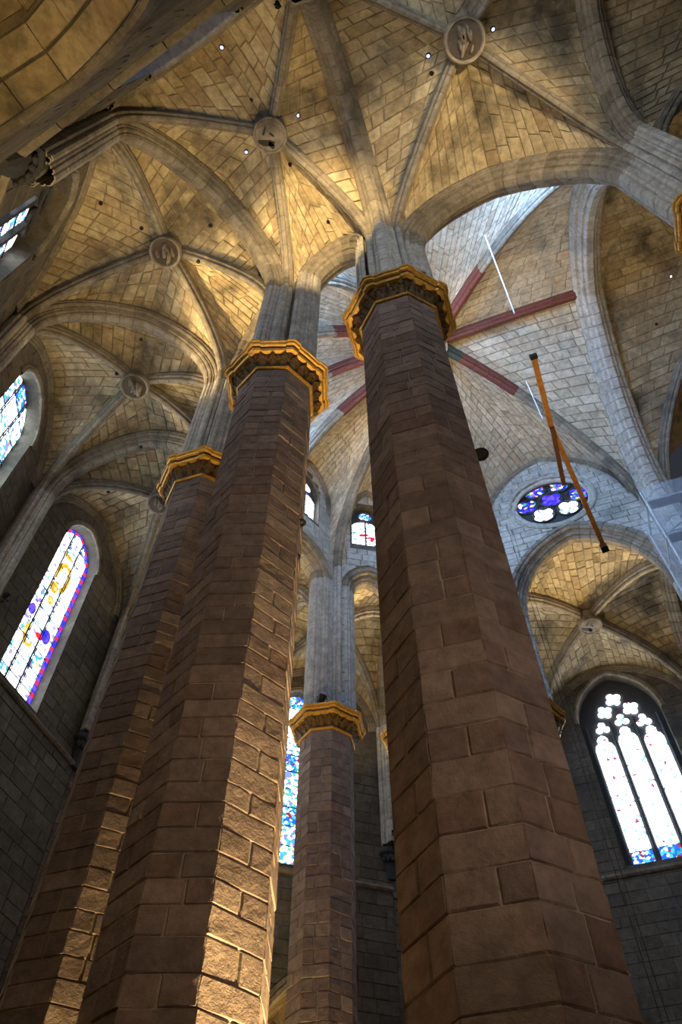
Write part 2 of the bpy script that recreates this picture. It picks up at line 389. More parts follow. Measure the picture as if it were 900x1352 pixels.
# ------------------------------------------------------------------ walls with openings
def pointed(w, h, x):
    """height of a pointed (or round) arch of half-width w and rise h, x from its middle"""
    x = min(w, abs(x))
    if h >= w*0.999:
        r = (w*w+h*h)/(2*w); return math.sqrt(max(0, r*r-(r-(w-x))**2))
    return h*math.sqrt(max(0, 1-(x/w)**2))
class Opening:
    def __init__(s, c, w, z0, zs, za): s.c, s.w, s.z0, s.zs, s.za = c, w, z0, zs, za
    def lo(s, x): return s.z0
    def hi(s, x): return s.zs+pointed(s.w, s.za-s.zs, x-s.c)
class Round:
    def __init__(s, c, zc, r): s.c, s.w, s.zc = c, r, zc
    def lo(s, x): return s.zc-math.sqrt(max(0, s.w**2-(x-s.c)**2))
    def hi(s, x): return s.zc+math.sqrt(max(0, s.w**2-(x-s.c)**2))
def wall(parent, p0, p1, inward, z0, z1, thick, ops, mat='wall', joint='wall_joint', quota=150, course=0.42, length=0.75, stones=True, srange=None):
    d = unit(p1-p0); L = np.linalg.norm(p1-p0); d3 = np.array([d[0], d[1], 0]); n3 = np.array([inward[0], inward[1], 0.0])
    def W(s, z, off=0.0): return np.array([p0[0], p0[1], 0])+d3*s+np.array([0, 0, z])-n3*off
    xs = {0.0, L}
    for o in ops:
        for k in range(25):
            xs.add(min(L, max(0, o.c-o.w*math.cos(math.pi*k/24))))
    xs = sorted(xs); mb = MB()
    for a, b in zip(xs[:-1], xs[1:]):
        if b-a < 1e-5: continue
        act = sorted([o for o in ops if o.c-o.w <= (a+b)/2 <= o.c+o.w], key=lambda o: o.lo(o.c))
        cur = (z0, z0)
        for o in act:
            l = (o.lo(a), o.lo(b)); h = (o.hi(a), o.hi(b))
            if max(l) > z0+.01:
                for off in (0, thick): mb.add([W(a, cur[0], off), W(b, cur[1], off), W(b, l[1], off), W(a, l[0], off)], [(0, 1, 2, 3)])
                mb.add([W(a, l[0]), W(b, l[1]), W(b, l[1], thick), W(a, l[0], thick)], [(0, 1, 2, 3)])
            mb.add([W(a, h[0]), W(b, h[1]), W(b, h[1], thick), W(a, h[0], thick)], [(0, 1, 2, 3)])
            cur = h
        for off in (0, thick):
            mb.add([W(a, cur[0], off), W(b, cur[1], off), W(b, z1, off), W(a, z1, off)], [(0, 1, 2, 3)])
    for o in ops:                                              # straight jambs
        if isinstance(o, Opening):
            for sx in (o.c-o.w, o.c+o.w):
                if -1e-6 <= sx <= L+1e-6: mb.add([W(sx, o.z0), W(sx, o.zs), W(sx, o.zs, thick), W(sx, o.z0, thick)], [(0, 1, 2, 3)])
    mk('mortar_bed', mb, M[joint], parent)
    if stones:
        quads = []; z = z0
        while z < z1-0.1:
            ch = course*RNG.uniform(0.85, 1.15); zt = min(z1, z+ch); seg = [(0, L)]
            for o in ops:
                ex = []
                for zz in (z, (z+zt)/2, zt):
                    ins = [o.c+o.w*(k/40-1)*1.0 for k in range(81) if o.lo(o.c+o.w*(k/40-1)) < zz < o.hi(o.c+o.w*(k/40-1))]
                    if ins: ex += [min(ins), max(ins)]
                if ex:
                    e0, e1 = min(ex)-0.02, max(ex)+0.02; ns = []
                    for a, b in seg:
                        if e1 <= a or e0 >= b: ns.append((a, b)); continue
                        if e0 > a: ns.append((a, e0))
                        if e1 < b: ns.append((e1, b))
                    seg = ns
            for a, b in seg:
                s = a
                while s < b-0.05:
                    w = length*RNG.uniform(0.6, 1.35); e = min(b, s+w)
                    if b-e < 0.25: e = b
                    quads.append(([W(s, z), W(e, z), W(e, zt), W(s, zt)], n3)); s = e
            z = zt
        masonry(parent, quads, M[mat], quota, proud=0.02, gap=0.012)
    return W

# ================================================================== COLUMNS
RC = 0.874
def column(idx, c, phase, label, quota, course, group=None, cheap=False, name='octagonal_column'):
    root = empty(name, (c[0], c[1], 0), label, 'column', group, 'thing')
    va = [math.radians(phase+45*i) for i in range(8)]
    def vert(i, z, r): return np.array([c[0]+r*math.cos(va[i % 8]), c[1]+r*math.sin(va[i % 8]), z])
    core = MB(); rings(core, [[vert(i, z, RC-0.020) for i in range(8)] for z in (0, CAP+0.05)]); mk('mortar_core', core, M['column_joint'], root)
    # plinth
    pb = MB(); rings(pb, [[vert(i, z, r) for i in range(8)] for z, r in ((0, 1.15), (0.7, 1.15), (0.8, 1.02), (0.95, 1.0), (1.1, 0.9))]); mk('plinth', pb, M['column'], root)
    lst = []; z = 1.1; k = 0
    while z < CAP-0.02:
        h = course*RNG.uniform(0.88, 1.12); zt = z+h if CAP-(z+h) > 0.15 else CAP
        for i in range(8):
            r = RNG.random()
            if (k+i) % 2 == 0 and r < 0.75: cuts = [0, 1]
            elif r < 0.1: cuts = [0, 1]
            else: cuts = [0, RNG.uniform(0.38, 0.62), 1]
            for f0, f1 in zip(cuts[:-1], cuts[1:]): lst.append((i, f0, f1, z, zt))
        z = zt; k += 1
    def cb(mb, i, f0, f1, z0, z1, fine):
        def S(f, z, k):
            r = RC-0.022+k*0.022
            return vert(i, z, r)*(1-f)+vert(i+1, z, r)*f
        g = 0.018; tint = (RNG.random(), RNG.random())
        a = 0 if f0 == 0 else g; b = 0 if f1 == 1 else g
        if not fine:
            F = [f0+a, f1-b]; Z = [z0+0.006, z1-0.006]
            vs = [S(f, zz, 1) for zz in Z for f in F]; fs = [(0, 1, 3, 2)]
            vs += [S(F[0], z0, 0), S(F[1], z0, 0), S(F[0], z1, 0), S(F[1], z1, 0)]; fs += [(4, 5, 1, 0), (2, 3, 7, 6), (0, 2, 6, 4), (1, 5, 7, 3)]
            mb.add(vs, fs, tint); return
        F = [f0+a*0.2, f0+a+0.02, (f0+f1)/2+RNG.uniform(-.05, .05), f1-b-0.02, f1-b*0.2]
        Z = [z0+0.003, z0+0.018, (z0+z1)/2, z1-0.018, z1-0.003]; vs = []
        wob = RNG.uniform(-0.35, 0.35); tl = RNG.uniform(-0.012, 0.012)
        for j, zz in enumerate(Z):
            for m_, f in enumerate(F):
                corner = (m_ == 0 and f0 == 0) or (m_ == 4 and f1 == 1)
                if j in (0, 4): kk = RNG.uniform(-0.25, .35)
                elif corner: kk = 1.0+RNG.uniform(-0.5, 0.15)
                elif m_ in (0, 4): kk = -0.2
                else: kk = 1.0+wob+RNG.uniform(-0.3, 0.3)
                zz2 = zz+(tl*(f-0.5) if j in (1, 3) else 0)+(RNG.uniform(-.007, .007) if j in (1, 3) else 0)
                vs.append(S(f, zz2, kk))
        mb.add(vs, [(j*5+m_, j*5+m_+1, (j+1)*5+m_+1, (j+1)*5+m_) for j in range(4) for m_ in range(4)], tint)
    sc = []; rest = []
    for it in lst:
        i, f0, f1, z0, z1 = it; p = (vert(i, (z0+z1)/2, RC)+vert(i+1, (z0+z1)/2, RC))/2
        n = unit(p-np.array([c[0], c[1], p[2]])); pp = project(p)
        if not cheap and pp and -40 < pp[0] < 940 and -20 < pp[1] < 1400 and np.dot(n, np.array([0, 0, EYE])-p) > 0.05 and not behind_column(p): sc.append((-pp[1], it))
        else: rest.append(it)
    sc.sort()
    for _, it in sc[:quota]:
        mb = MB(); cb(mb, *it, True); mk('stone', mb, M['column'], root); COUNT[0] += 1
    mb = MB()
    for it in rest+[s[1] for s in sc[quota:]]: cb(mb, *it, False)
    mk('masonry', mb, M['column'], root, 'stuff')
    # ---- gilded capital
    cap = mk('capital', rings(MB(), [[vert(i, CAP+z, r) for i in range(8)] for z, r in ((.05, .885), (.16, .89), (.30, .95), (.42, 1.05), (.50, 1.12))]), M['gold_dark'], root)
    BASE[cap.name] = BASE[root.name]
    mk('neck_ring', rings(MB(), [[vert(i, CAP+z, r) for i in range(8)] for z, r in ((-.02, .87), (-.03, .915), (.01, .945), (.06, .925), (.07, .88))]), M['gold'], cap)
    lf = MB()
    for i in range(8):
        for jj in range(3 if not cheap else 2):
            f = (jj+0.5)/(3 if not cheap else 2); outw = unit(vert(i, 0, 1)*(1-f)+vert(i+1, 0, 1)*f-V3(c, 0)); sd = np.array([-outw[1], outw[0], 0])
            def at(z, r): return vert(i, CAP+z, r)*(1-f)+vert(i+1, CAP+z, r)*f
            b0, b1, tip = at(.10, .90), at(.28, 1.01), at(.40, 1.16); w = 0.10
            lf.add([b0-sd*w*.6, b0+sd*w*.6, b1-sd*w, b1+outw*.05, b1+sd*w, tip, at(.30, 1.10)-sd*w*.5, at(.30, 1.10)+sd*w*.5], [(0, 1, 3), (0, 3, 2), (1, 4, 3), (2, 3, 6), (3, 4, 7), (6, 3, 5), (3, 7, 5)])
            for s_ in (-1, 1):
                q = at(.22, .98)+sd*s_*.085+outw*.03; lf.add([q-sd*.035, q+sd*.035, q+np.array([0, 0, .09]), q+outw*.05+np.array([0, 0, .03])], [(0, 1, 3), (1, 2, 3), (2, 0, 3)])
    mk('carved_foliage', lf, M['gold_dark'], cap, 'stuff')
    def rim(r, z):
        out = []
        for i in range(8):
            for da, kr in ((0, 1.035), (7, .995), (8.5, .962), (16, .945), (22.5, .94), (29, .945), (36.5, .962), (38, .995)):
                a = va[i]+math.radians(da); out.append(np.array([c[0]+r*kr*math.cos(a), c[1]+r*kr*math.sin(a), CAP+z]))
        return out
    mk('lower_moulding', rings(MB(), [rim(r, z) for z, r in ((.44, 1.06), (.45, 1.14), (.50, 1.175), (.545, 1.15))]), M['gold'], cap)
    mk('hollow_moulding', rings(MB(), [rim(r, z) for z, r in ((.545, 1.15), (.57, 1.135), (.60, 1.175))]), M['gold_dark'], cap)
    mk('abacus', rings(MB(), [rim(r, z) for z, r in ((.60, 1.175), (.61, 1.225), (.655, 1.245), (.665, 1.215), (.69, 1.215), (.70, 1.27), (.76, 1.275), (.77, 1.2))], cap1=True), M['gold'], cap)
    # core of the bundle of shafts above the capital
    mk('shaft_core', rings(MB(), [[np.array([c[0]+.52*math.cos(a*math.pi/6), c[1]+.52*math.sin(a*math.pi/6), z]) for a in range(12)] for z in (TOP-.05, ZS+1.6)], cap1=True), M['shaft'], root)
    return root
column(0, P[0], 5.05, 'thickest octagonal stone column in front with a gilded capital, reddish blocks on three faces', 290, 0.34)
column(1, P[1], 20.95, 'octagonal stone column with gilded capital, one face lit yellow, between two other columns', 290, 0.285)
column(2, P[2], 4.4, 'octagonal column with gilded capital, partly hidden behind the yellow-lit column', 260, 0.29)
column(5, P[5], 11.97, 'slender far octagonal column whose whole gilded capital stands between two near columns', 200, 0.31)
for k, ps in ((3, 8), (4, 27), (6, 6), (7, 25)):
    column(k, P[k], ps, {3: 'hidden choir column, first one behind the second column', 4: 'hidden choir column behind the yellow-lit column, next to the slender one', 6: 'hidden choir column between the slender column and the thickest column', 7: 'far column whose gilded capital edge shows past the thickest column, under the rose window'}[k], 0, 0.31, 'hidden choir columns', True)
for c in (JN, JF):
    column(9, c, 5, 'octagonal nave column carrying the wide arch, its gilded capital cut by the picture edge' if c is JN else 'far nave column behind the netting, past the picture edge', 0, 0.31, 'nave columns past the picture edge', True)

# ================================================================== AMBULATORY AND AISLE VAULTS
def boss_thing(b, r, label, style, name='keystone', cat='boss'):
    root = empty(name, b, label, cat); x, y, z = b
    def ring_(rr, zz, n=28): return [np.array([x+rr*math.cos(2*math.pi*i/n), y+rr*math.sin(2*math.pi*i/n), z+zz]) for i in range(n)]
    mk('disc', rings(MB(), [ring_(r*.86, .50), ring_(r*.98, .10), ring_(r, -.02), ring_(r*.95, -.10), ring_(r*.84, -.13), ring_(r*.80, -.10)], cap1=True), M['boss'], root, smooth=False)
    rg = MB(); tube(rg, ring_(r*.90, -.12), .035*r/.5, 6, True); mk('rim', rg, M['boss'], root)
    mb = MB(); rr = random.Random(style)
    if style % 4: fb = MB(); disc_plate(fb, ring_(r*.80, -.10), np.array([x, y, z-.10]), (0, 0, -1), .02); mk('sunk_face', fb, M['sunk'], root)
    if style % 4 == 0:                     # worn face with a broken dark patch
        for (ox, oy, w, h, an) in ((.05, .02, .10, .03, .7), (-.10, -.20, .26, .09, .1), (.03, -.25, .12, .08, .8), (-.16, .10, .04, .14, .3)):
            a = np.array([math.cos(an), math.sin(an), 0]); bb = np.array([-a[1], a[0], 0])
            out = [np.array([x+ox*r*2, y-oy*r*2, z-.105])+a*w*r*2*math.cos(t)*(.7+.5*rr.random())+bb*h*r*2*math.sin(t)*(.7+.5*rr.random()) for t in np.linspace(0, 2*math.pi, 11)[:-1]]
            disc_plate(mb, out, np.mean(out, 0), (0, 0, -1), .02)
        mk('broken_patch', mb, M['iron'], root)
    else:
        for i in range(9+style):           # relief figures
            a = rr.uniform(0, 6.28); q = rr.uniform(0, .5)*r; h = rr.uniform(.10, .22)*r; w = h*rr.uniform(.35, .8); d = rr.uniform(-.5, .5)
            cx, cy = x+q*math.cos(a), y+q*math.sin(a); l0 = [np.array([cx+w*math.cos(t)*math.cos(d)-h*2*math.sin(t)*math.sin(d), cy+w*math.cos(t)*math.sin(d)+h*2*math.sin(t)*math.cos(d), z-.10]) for t in np.linspace(0, 2*math.pi, 9)[:-1]]
            cc = np.array([cx, cy, z-.10]); rings(mb, [l0, [cc+(p-cc)*.8+np.array([0, 0, -.12]) for p in l0], [cc+(p-cc)*.3+np.array([0, 0, -.16]) for p in l0]], cap1=True)
        mk('relief_carving', mb, M['boss'], root, smooth=True)
    return root

EDGE = prof(0.8, 0.8)
TRV = bigp(0.80, 0.85)
def mid(a, b): return (a+b)/2
def edge_halves(p, q, apex, zs, za, off):
    out = []
    for e in (p, q):
        d = unit(apex-e); out.append(half(e+off*d, apex, zs, za))
    return out
TRANS = {}
def transverse(k, parent, p, q, apex=0.5, shafts=(True, True), profile=TRV):
    if k not in TRANS:
        TRANS[k] = arch(parent, p, q, TOP, ZS, ZT, 0.42, 0.30, profile, apex, 'transverse_arch', 'rib', shafts)
    return TRANS[k]
def inner_edge(p, q, za=26.45):
    """curve on which a web meets the narrow arch between two columns"""
    d = unit(q-p); m = mid(p, q)
    def one(e, s): e0 = e+.55*s*d; return [V3(e0, ZS), V3(e0, 24.9)] + half(e0, m, 25.2, za, phim=72)
    return one(p, 1), one(q, -1)
BOSS_PX = {0: (358, 175), 1: (222, 327), 2: (182, 502), 3: (215, 655)}
BLAB = {0: 'round keystone boss with a plain face and a broken dark patch',
        1: 'round keystone boss carved with standing figures, above the brightest yellow cell',
        2: 'round keystone boss with dark carved strokes near the round-headed window',
        3: 'dark round keystone boss half hidden by the second gilded capital'}
def vault(name_label, ps, qs, boss, tkeys, quota, inner, nr_shafts=True, detail=True, dmat='vault', outer_za=26.9):
    root = empty('ceiling_vault', (boss[0], boss[1], boss[2]), name_label, 'vault', None, 'structure')
    b2 = np.array(boss[:2]); rr = prof(1.0, 1.0)
    R = {}
    for nm, e, off in (('p0', ps[0], .42), ('p1', ps[1], .42), ('q1', qs[1], .30), ('q0', qs[0], .30)):
        R[nm] = rib(root, e, b2, TOP, ZS, boss[2], off, rr, 'rib')
    t0 = transverse(tkeys[0], root, ps[0], qs[0]); t1 = transverse(tkeys[1], root, ps[1], qs[1])
    # wall rib on the outer side
    oe = arch(root, qs[0], qs[1], TOP, ZS, outer_za, .45, .45, EDGE, .5, 'wall_rib', 'rib', (False, False))
    ie = inner
    web(root, [(R['p0'], ie[0]), (R['p1'], ie[1]), (R['p0'], t0[0]), (R['q0'], t0[1]), (R['p1'], t1[0]), (R['q1'], t1[1]), (R['q0'], oe[0]), (R['q1'], oe[1])],
        boss, dmat, 'vault_joint', 0.42, 0.60, quota)
    return root
def narrow_arch(k, parent):
    return arch(parent, P[k], P[k+1], TOP, 25.2, 26.45, .55, .55, bigp(1.0, .72), .5, 'arch', 'rib', (True, True), 72)
BOSS = {k: at_z(*BOSS_PX[k], ZB) for k in BOSS_PX}
for k in (4, 5, 6):
    BOSS[k] = V3(pol(10.95, (ANG[k]+ANG[k+1])/2), ZB)
VLAB = ['tan stone rib vault over the yellow-lit column, meeting at the plain-faced keystone', 'tan stone rib vault with a bright yellow cell beside the shafts',
        'stained grey and tan rib vault before the round-headed window', 'small brown rib vault above the large stained-glass window',
        'far ambulatory vault glimpsed under the narrow arch beside the slender column', 'far ambulatory vault with a yellow cell behind the slender column', 'far ambulatory vault hidden behind the thickest column']
for k in range(7):
    vault(VLAB[k], (P[k], P[k+1]), (Q[k], Q[k+1]), BOSS[k], (k, k+1), [290, 290, 290, 200, 60, 120, 10][k], inner_edge(P[k], P[k+1]))
    if k < 4: boss_thing(BOSS[k]+np.array([0, 0, -.46]), .52, BLAB[k], [4, 2, 3, 5][k])
    else: boss_thing(BOSS[k]+np.array([0, 0, -.46]), .50, ['far keystone boss hidden behind the yellow-lit column', 'far keystone boss behind the slender column shafts', 'far keystone boss hidden behind the thickest column'][k-4], k)

# aisle bays: arcade arch between a choir column and the next nave column
def arcade(p, q, parent, za=27.4, zs=22.9):
    return arch(parent, p, q, TOP, zs, za, .42, .42, bigp(1.0, 1.0), .5, 'arch', 'rib', (True, True), 76)
def arcade_edge(p, q, side, za=27.4, zs=22.9):
    d = unit(q-p); m = mid(p, q)+side*.42; out = []
    for e, s in ((p, 1), (q, -1)):
        e0 = e+s*.42*d+side*.42; out.append(half(e0, m, zs, za, phim=76))
    return out
bN1 = at_z(610, 52, ZB); bF1 = at_z(775, 815, ZB)
vN1 = vault('dark gold aisle vault over the thickest column, with the keystone of two carved figures', (P[0], JN), (Q[0], QJN), bN1, (0, 'jn'), 290, arcade_edge(P[0], JN, -ND))
boss_thing(bN1+np.array([0, 0, -.46]), .60, 'large round keystone boss carved with a rider above the wide arch', 6)
vF1 = vault('brown aisle vault under the arch beneath the rose window', (P[7], JF), (Q[7], QJF), bF1, (7, 'jf'), 220, arcade_edge(P[7], JF, ND))
boss_thing(bF1+np.array([0, 0, -.46]), .52, 'round keystone boss with a dark broken mark, under the arch below the rose window', 8)
bN2 = V3(mid(mid(JN, J2N), mid(QJN, Q2N)), ZB+.3)
vault('unlit dark aisle vault past the carved rider keystone', (JN, J2N), (QJN, Q2N), bN2, ('jn', 'j2n'), 80, arcade_edge(JN, J2N, -ND, 28.2))
bF2 = V3(mid(mid(JF, J2F), mid(QJF, Q2F)), ZB+.3)
vault('far aisle vault beyond the scaffold netting', (JF, J2F), (QJF, Q2F), bF2, ('jf', 'j2f'), 0, arcade_edge(JF, J2F, ND, 28.2))
boss_thing(bN2+np.array([0, 0, -.46]), .52, 'round keystone of the dark aisle vault past the frame edge', 9)

# ================================================================== CHOIR VAULT
KB = at_z(573, 452, AZB)
choir = empty('ceiling_vault', KB, 'high choir vault whose red-painted ribs meet behind the thickest column', 'vault', None, 'structure')
k2 = KB[:2]; APX = prof(1.15, 1.1); RCV = {}
PAINT = {}
def choir_rib(key, p, f_red=0.70, f_dark=0.90):
    d = unit(k2-p); p0 = p+.40*d; pts = half(p0, k2, AZS, AZB, 30, 84)
    mb = MB(); sweep(mb, cut(pts, 0, f_red), APX, d); mk('rib', mb, M['rib'], choir)
    mb = MB(); sweep(mb, cut(pts, f_red, f_dark), prof(1.3, 1.15), d, .8); mk('red_painted_rib', mb, M['red'], choir)
    mb = MB(); sweep(mb, cut(pts, f_dark, 1), prof(1.3, 1.15), d, .8); mk('dark_painted_rib', mb, M['dark_green'], choir)
    mb = MB(); sweep(mb, [V3(p0, TOP), V3(p0, AZS)], APX, d, .9); mk('shaft', mb, M['shaft'], choir)
    return pts
for k in range(8): RCV[k] = choir_rib(k, P[k], .56 if 1 <= k <= 6 else .70)
RCV['jn'] = choir_rib('jn', JN, .70, .90); RCV['jf'] = choir_rib('jf', JF, .68, .90)
FZ = 30.8+EYE
def formeret(p, q, za=FZ, zs=29.0+EYE-1.0, off=.5):
    d = unit(q-p); m = mid(p, q); out = []; mb = MB()
    inw = unit(k2-m)
    for e, s in ((p, 1), (q, -1)):
        e0 = e+s*off*d+inw*.42; hh = half(e0, m+inw*.42, zs, za, phim=74); out.append([V3(e0, AZS)]+hh); sweep(mb, hh, prof(.7, .7), s*d)
    mk('wall_rib', mb, M['rib'], choir); return out
halves = []
for k in range(7):
    f = formeret(P[k], P[k+1]); halves += [(RCV[k], f[0]), (RCV[k+1], f[1])]
fN = formeret(P[0], JN, FZ+.3, 28.3); halves += [(RCV[0], fN[0]), (RCV['jn'], fN[1])]
fF = formeret(P[7], JF, FZ+.3, 28.3); halves += [(RCV[7], fF[0]), (RCV['jf'], fF[1])]
# transverse arch of the nave and the longitudinal ridge rib that runs to it
TZ = 32.4+EYE
tv = arch(choir, JN, JF, TOP, AZS, TZ, .45, .45, bigp(1.25, 1.2), .5, 'transverse_arch', 'shaft', (True, True), 76)
halves += [(RCV['jn'], tv[0]), (RCV['jf'], tv[1])]
web(choir, halves, KB, 'choir', 'choir_joint', .50, .72, 300)
tm = mid(JN, JF); rd = unit(tm-k2)
rp = [np.array([*(k2+(tm-k2)*f), AZB+(TZ-AZB)*f+.10*math.sin(math.pi*f)]) for f in np.linspace(0, 1, 9)]
mb = MB(); sweep(mb, cut(rp, .0, .93), prof(1.2, .9), rd, .9); mk('red_painted_rib', mb, M['red'], choir)
boss_thing(KB+np.array([0, 0, -.5]), .55, 'great choir keystone hidden behind the capital of the thickest column', 3)
# the nave bay beyond
KB2 = V3(tm+TD*6.6, TZ+.2)
nave = empty('ceiling_vault', KB2, 'brown nave vault beyond the broad transverse arch', 'vault', None, 'structure')
r_a = rib(nave, JN, KB2[:2], TOP, AZS, KB2[2], .42, APX, 'rib'); r_b = rib(nave, JF, KB2[:2], TOP, AZS, KB2[2], .42, APX, 'rib')
fe = [];
for a_, b_ in ((JN, J2N), (JF, J2F)):
    d = unit(b_-a_); e0 = a_+.5*d; fe.append([V3(e0, AZS)]+half(e0, mid(a_, b_), 28, FZ+.6, phim=76))
web(nave, [(r_a, tv[0]), (r_b, tv[1]), (r_a, fe[0]), (r_b, fe[1])], KB2, 'vault', 'vault_joint', .55, .8, 140)

# ================================================================== WALLS
def s_of(px, py, p0, d):
    r = ray(px, py)[:2]; A = np.array([[d[0], -r[0]], [d[1], -r[1]]]); s, k = np.linalg.solve(A, -np.array(p0)); return s, EYE+k*ray(px, py)[2]
WSILL = 16.4+EYE
def pane(parent, W, pts, off, mat, name='pane', thick=.02):
    """flat glass piece given by (s, z) outline, set at depth off in its wall"""
    n3 = unit(W(0, 0, 0)-W(0, 0, 1)); o = [W(s, z, off) for s, z in pts]; mb = MB(); disc_plate(mb, o, np.mean(o, 0), n3, thick); return mk(name, mb, M[mat], parent)
def bar(mb, W, a, b, off, r=.03, n=6): tube(mb, [W(a[0], a[1], off), W(b[0], b[1], off)], r, n)
def window(n_, W, op, off, lights, rows, label, mats, border=True, bars='iron', figure=False, mull=.05, margin=.05):
    root = empty('window_%d' % n_, W(op.c, op.z0, off), label, 'window', None, 'structure')
    bw = .15 if border else margin
    def top(s): return op.zs+pointed(op.w-bw, op.za-op.zs-bw, s-op.c)
    x0, x1 = op.c-op.w+bw, op.c+op.w-bw; zb = op.z0+margin
    lw = (x1-x0)/lights
    hrow = (op.za-zb)/rows
    for i in range(lights):
        a, b = x0+i*lw+mull, x0+(i+1)*lw-mull
        for r in range(rows):
            z0, z1 = zb+r*hrow+.015, zb+(r+1)*hrow-.015
            tp = [(s, min(z1, top(s))) for s in np.linspace(b, a, 7)]
            if max(t[1] for t in tp) < z0+.08: continue
            tp = [(s, max(z, z0+.01)) for s, z in tp]
            pane(root, W, [(a, z0), (b, z0)]+tp, off, mats[RNG.randrange(len(mats))])
    fr = MB()
    for i in range(1, lights):
        s = x0+i*lw
        for ds in ((-mull*.8, mull*.8) if bars == 'iron' else (0,)):
            bar(fr, W, (s+ds, zb), (s+ds, top(s+ds)), off-.04, mull*(.42 if bars == 'iron' else 1.0))
    mk('mullion', fr, M['iron' if bars == 'iron' else 'tracery'], root)
    fb = MB()
    for r in range(1, rows):
        z = zb+r*hrow
        if z < op.za-bw: 
            w_ = max((abs(s-op.c) for s in np.linspace(x0, x1, 41) if top(s) > z), default=0)
            if w_ > .1: bar(fb, W, (op.c-w_, z), (op.c+w_, z), off-.03, .018)
    if fb.v: mk('saddle_bar', fb, M['iron'], root)
    if border:
        bm = {'glass_deep': MB(), 'glass_red': MB()}; i = 0
        n3 = unit(W(0, 0, 0)-W(0, 0, 1)); path = []
        z = zb
        while z < op.zs: path.append((-1, z)); z += .17
        m_ = 22
        arc = [(op.c-op.w*math.cos(math.pi*j/m_)) for j in range(m_+1)]
        pts = [(op.c-op.w, z_) for _, z_ in path]+[(s, op.zs+pointed(op.w, op.za-op.zs, s-op.c)) for s in arc]+[(op.c+op.w, z_) for _, z_ in path[::-1]]
        cen = (op.c, op.zs-.3)
        for (p_, q_) in zip(pts[:-1], pts[1:]):
            inn = []
            for (s, z) in (q_, p_):
                if z <= op.zs: inn.append((s+(bw-.02)*(1 if s < op.c else -1), z))
                else:
                    v = np.array([op.c-s, op.zs-z]); v = v/np.linalg.norm(v)*(bw-.02); inn.append((s+v[0], z+v[1]))
            quad = [p_, q_]+inn
            mbx = bm['glass_red' if i % 3 == 1 else 'glass_deep']; o = [W(s, z, off) for s, z in quad]; disc_plate(mbx, o, np.mean(o, 0), n3, .02); i += 1
        for kx in bm: mk('border_glass', bm[kx], M[kx], root, 'stuff')
    if figure:
        c, zc = op.c, (op.z0+op.za)/2
        def ell(cx, cz, a, b, n=12, t0=0, t1=2*math.pi): return [(cx+a*math.cos(t), cz+b*math.sin(t)) for t in np.linspace(t0, t1, n+1)[:-1]]
        def arcband(cx, cz, a, b, w, t0, t1, mat):
            ts = np.linspace(t0, t1, 9)
            for u, v in zip(ts[:-1], ts[1:]):
                pane(root, W, [(cx+a*math.cos(u), cz+b*math.sin(u)), (cx+a*math.cos(v), cz+b*math.sin(v)), (cx+(a-w)*math.cos(v), cz+(b-w)*math.sin(v)), (cx+(a-w)*math.cos(u), cz+(b-w)*math.sin(u))], off-.025, mat)
        arcband(c+.05, zc+1.55, .42, .75, .2, -1.2, 3.6, 'glass_yellow')
        pane(root, W, ell(c, zc+.25, .16, .2), off-.03, 'glass_yellow'); pane(root, W, ell(c-.1, zc+.85, .2, .26), off-.03, 'glass_yellow')
        arcband(c-.15, zc-1.6, .35, .5, .14, 2.2, 5.6, 'glass_yellow')
        pane(root, W, ell(c-.55, zc-.75, .17, .24), off-.03, 'glass_deep'); pane(root, W, ell(c+.5, zc-1.1, .22, .3), off-.03, 'glass_deep')
        pane(root, W, ell(c+.2, zc-1.35, .18, .12), off-.03, 'glass_red'); pane(root, W, ell(c-.1, zc+2.6, .3, .12), off-.03, 'glass_yellow')
    return root

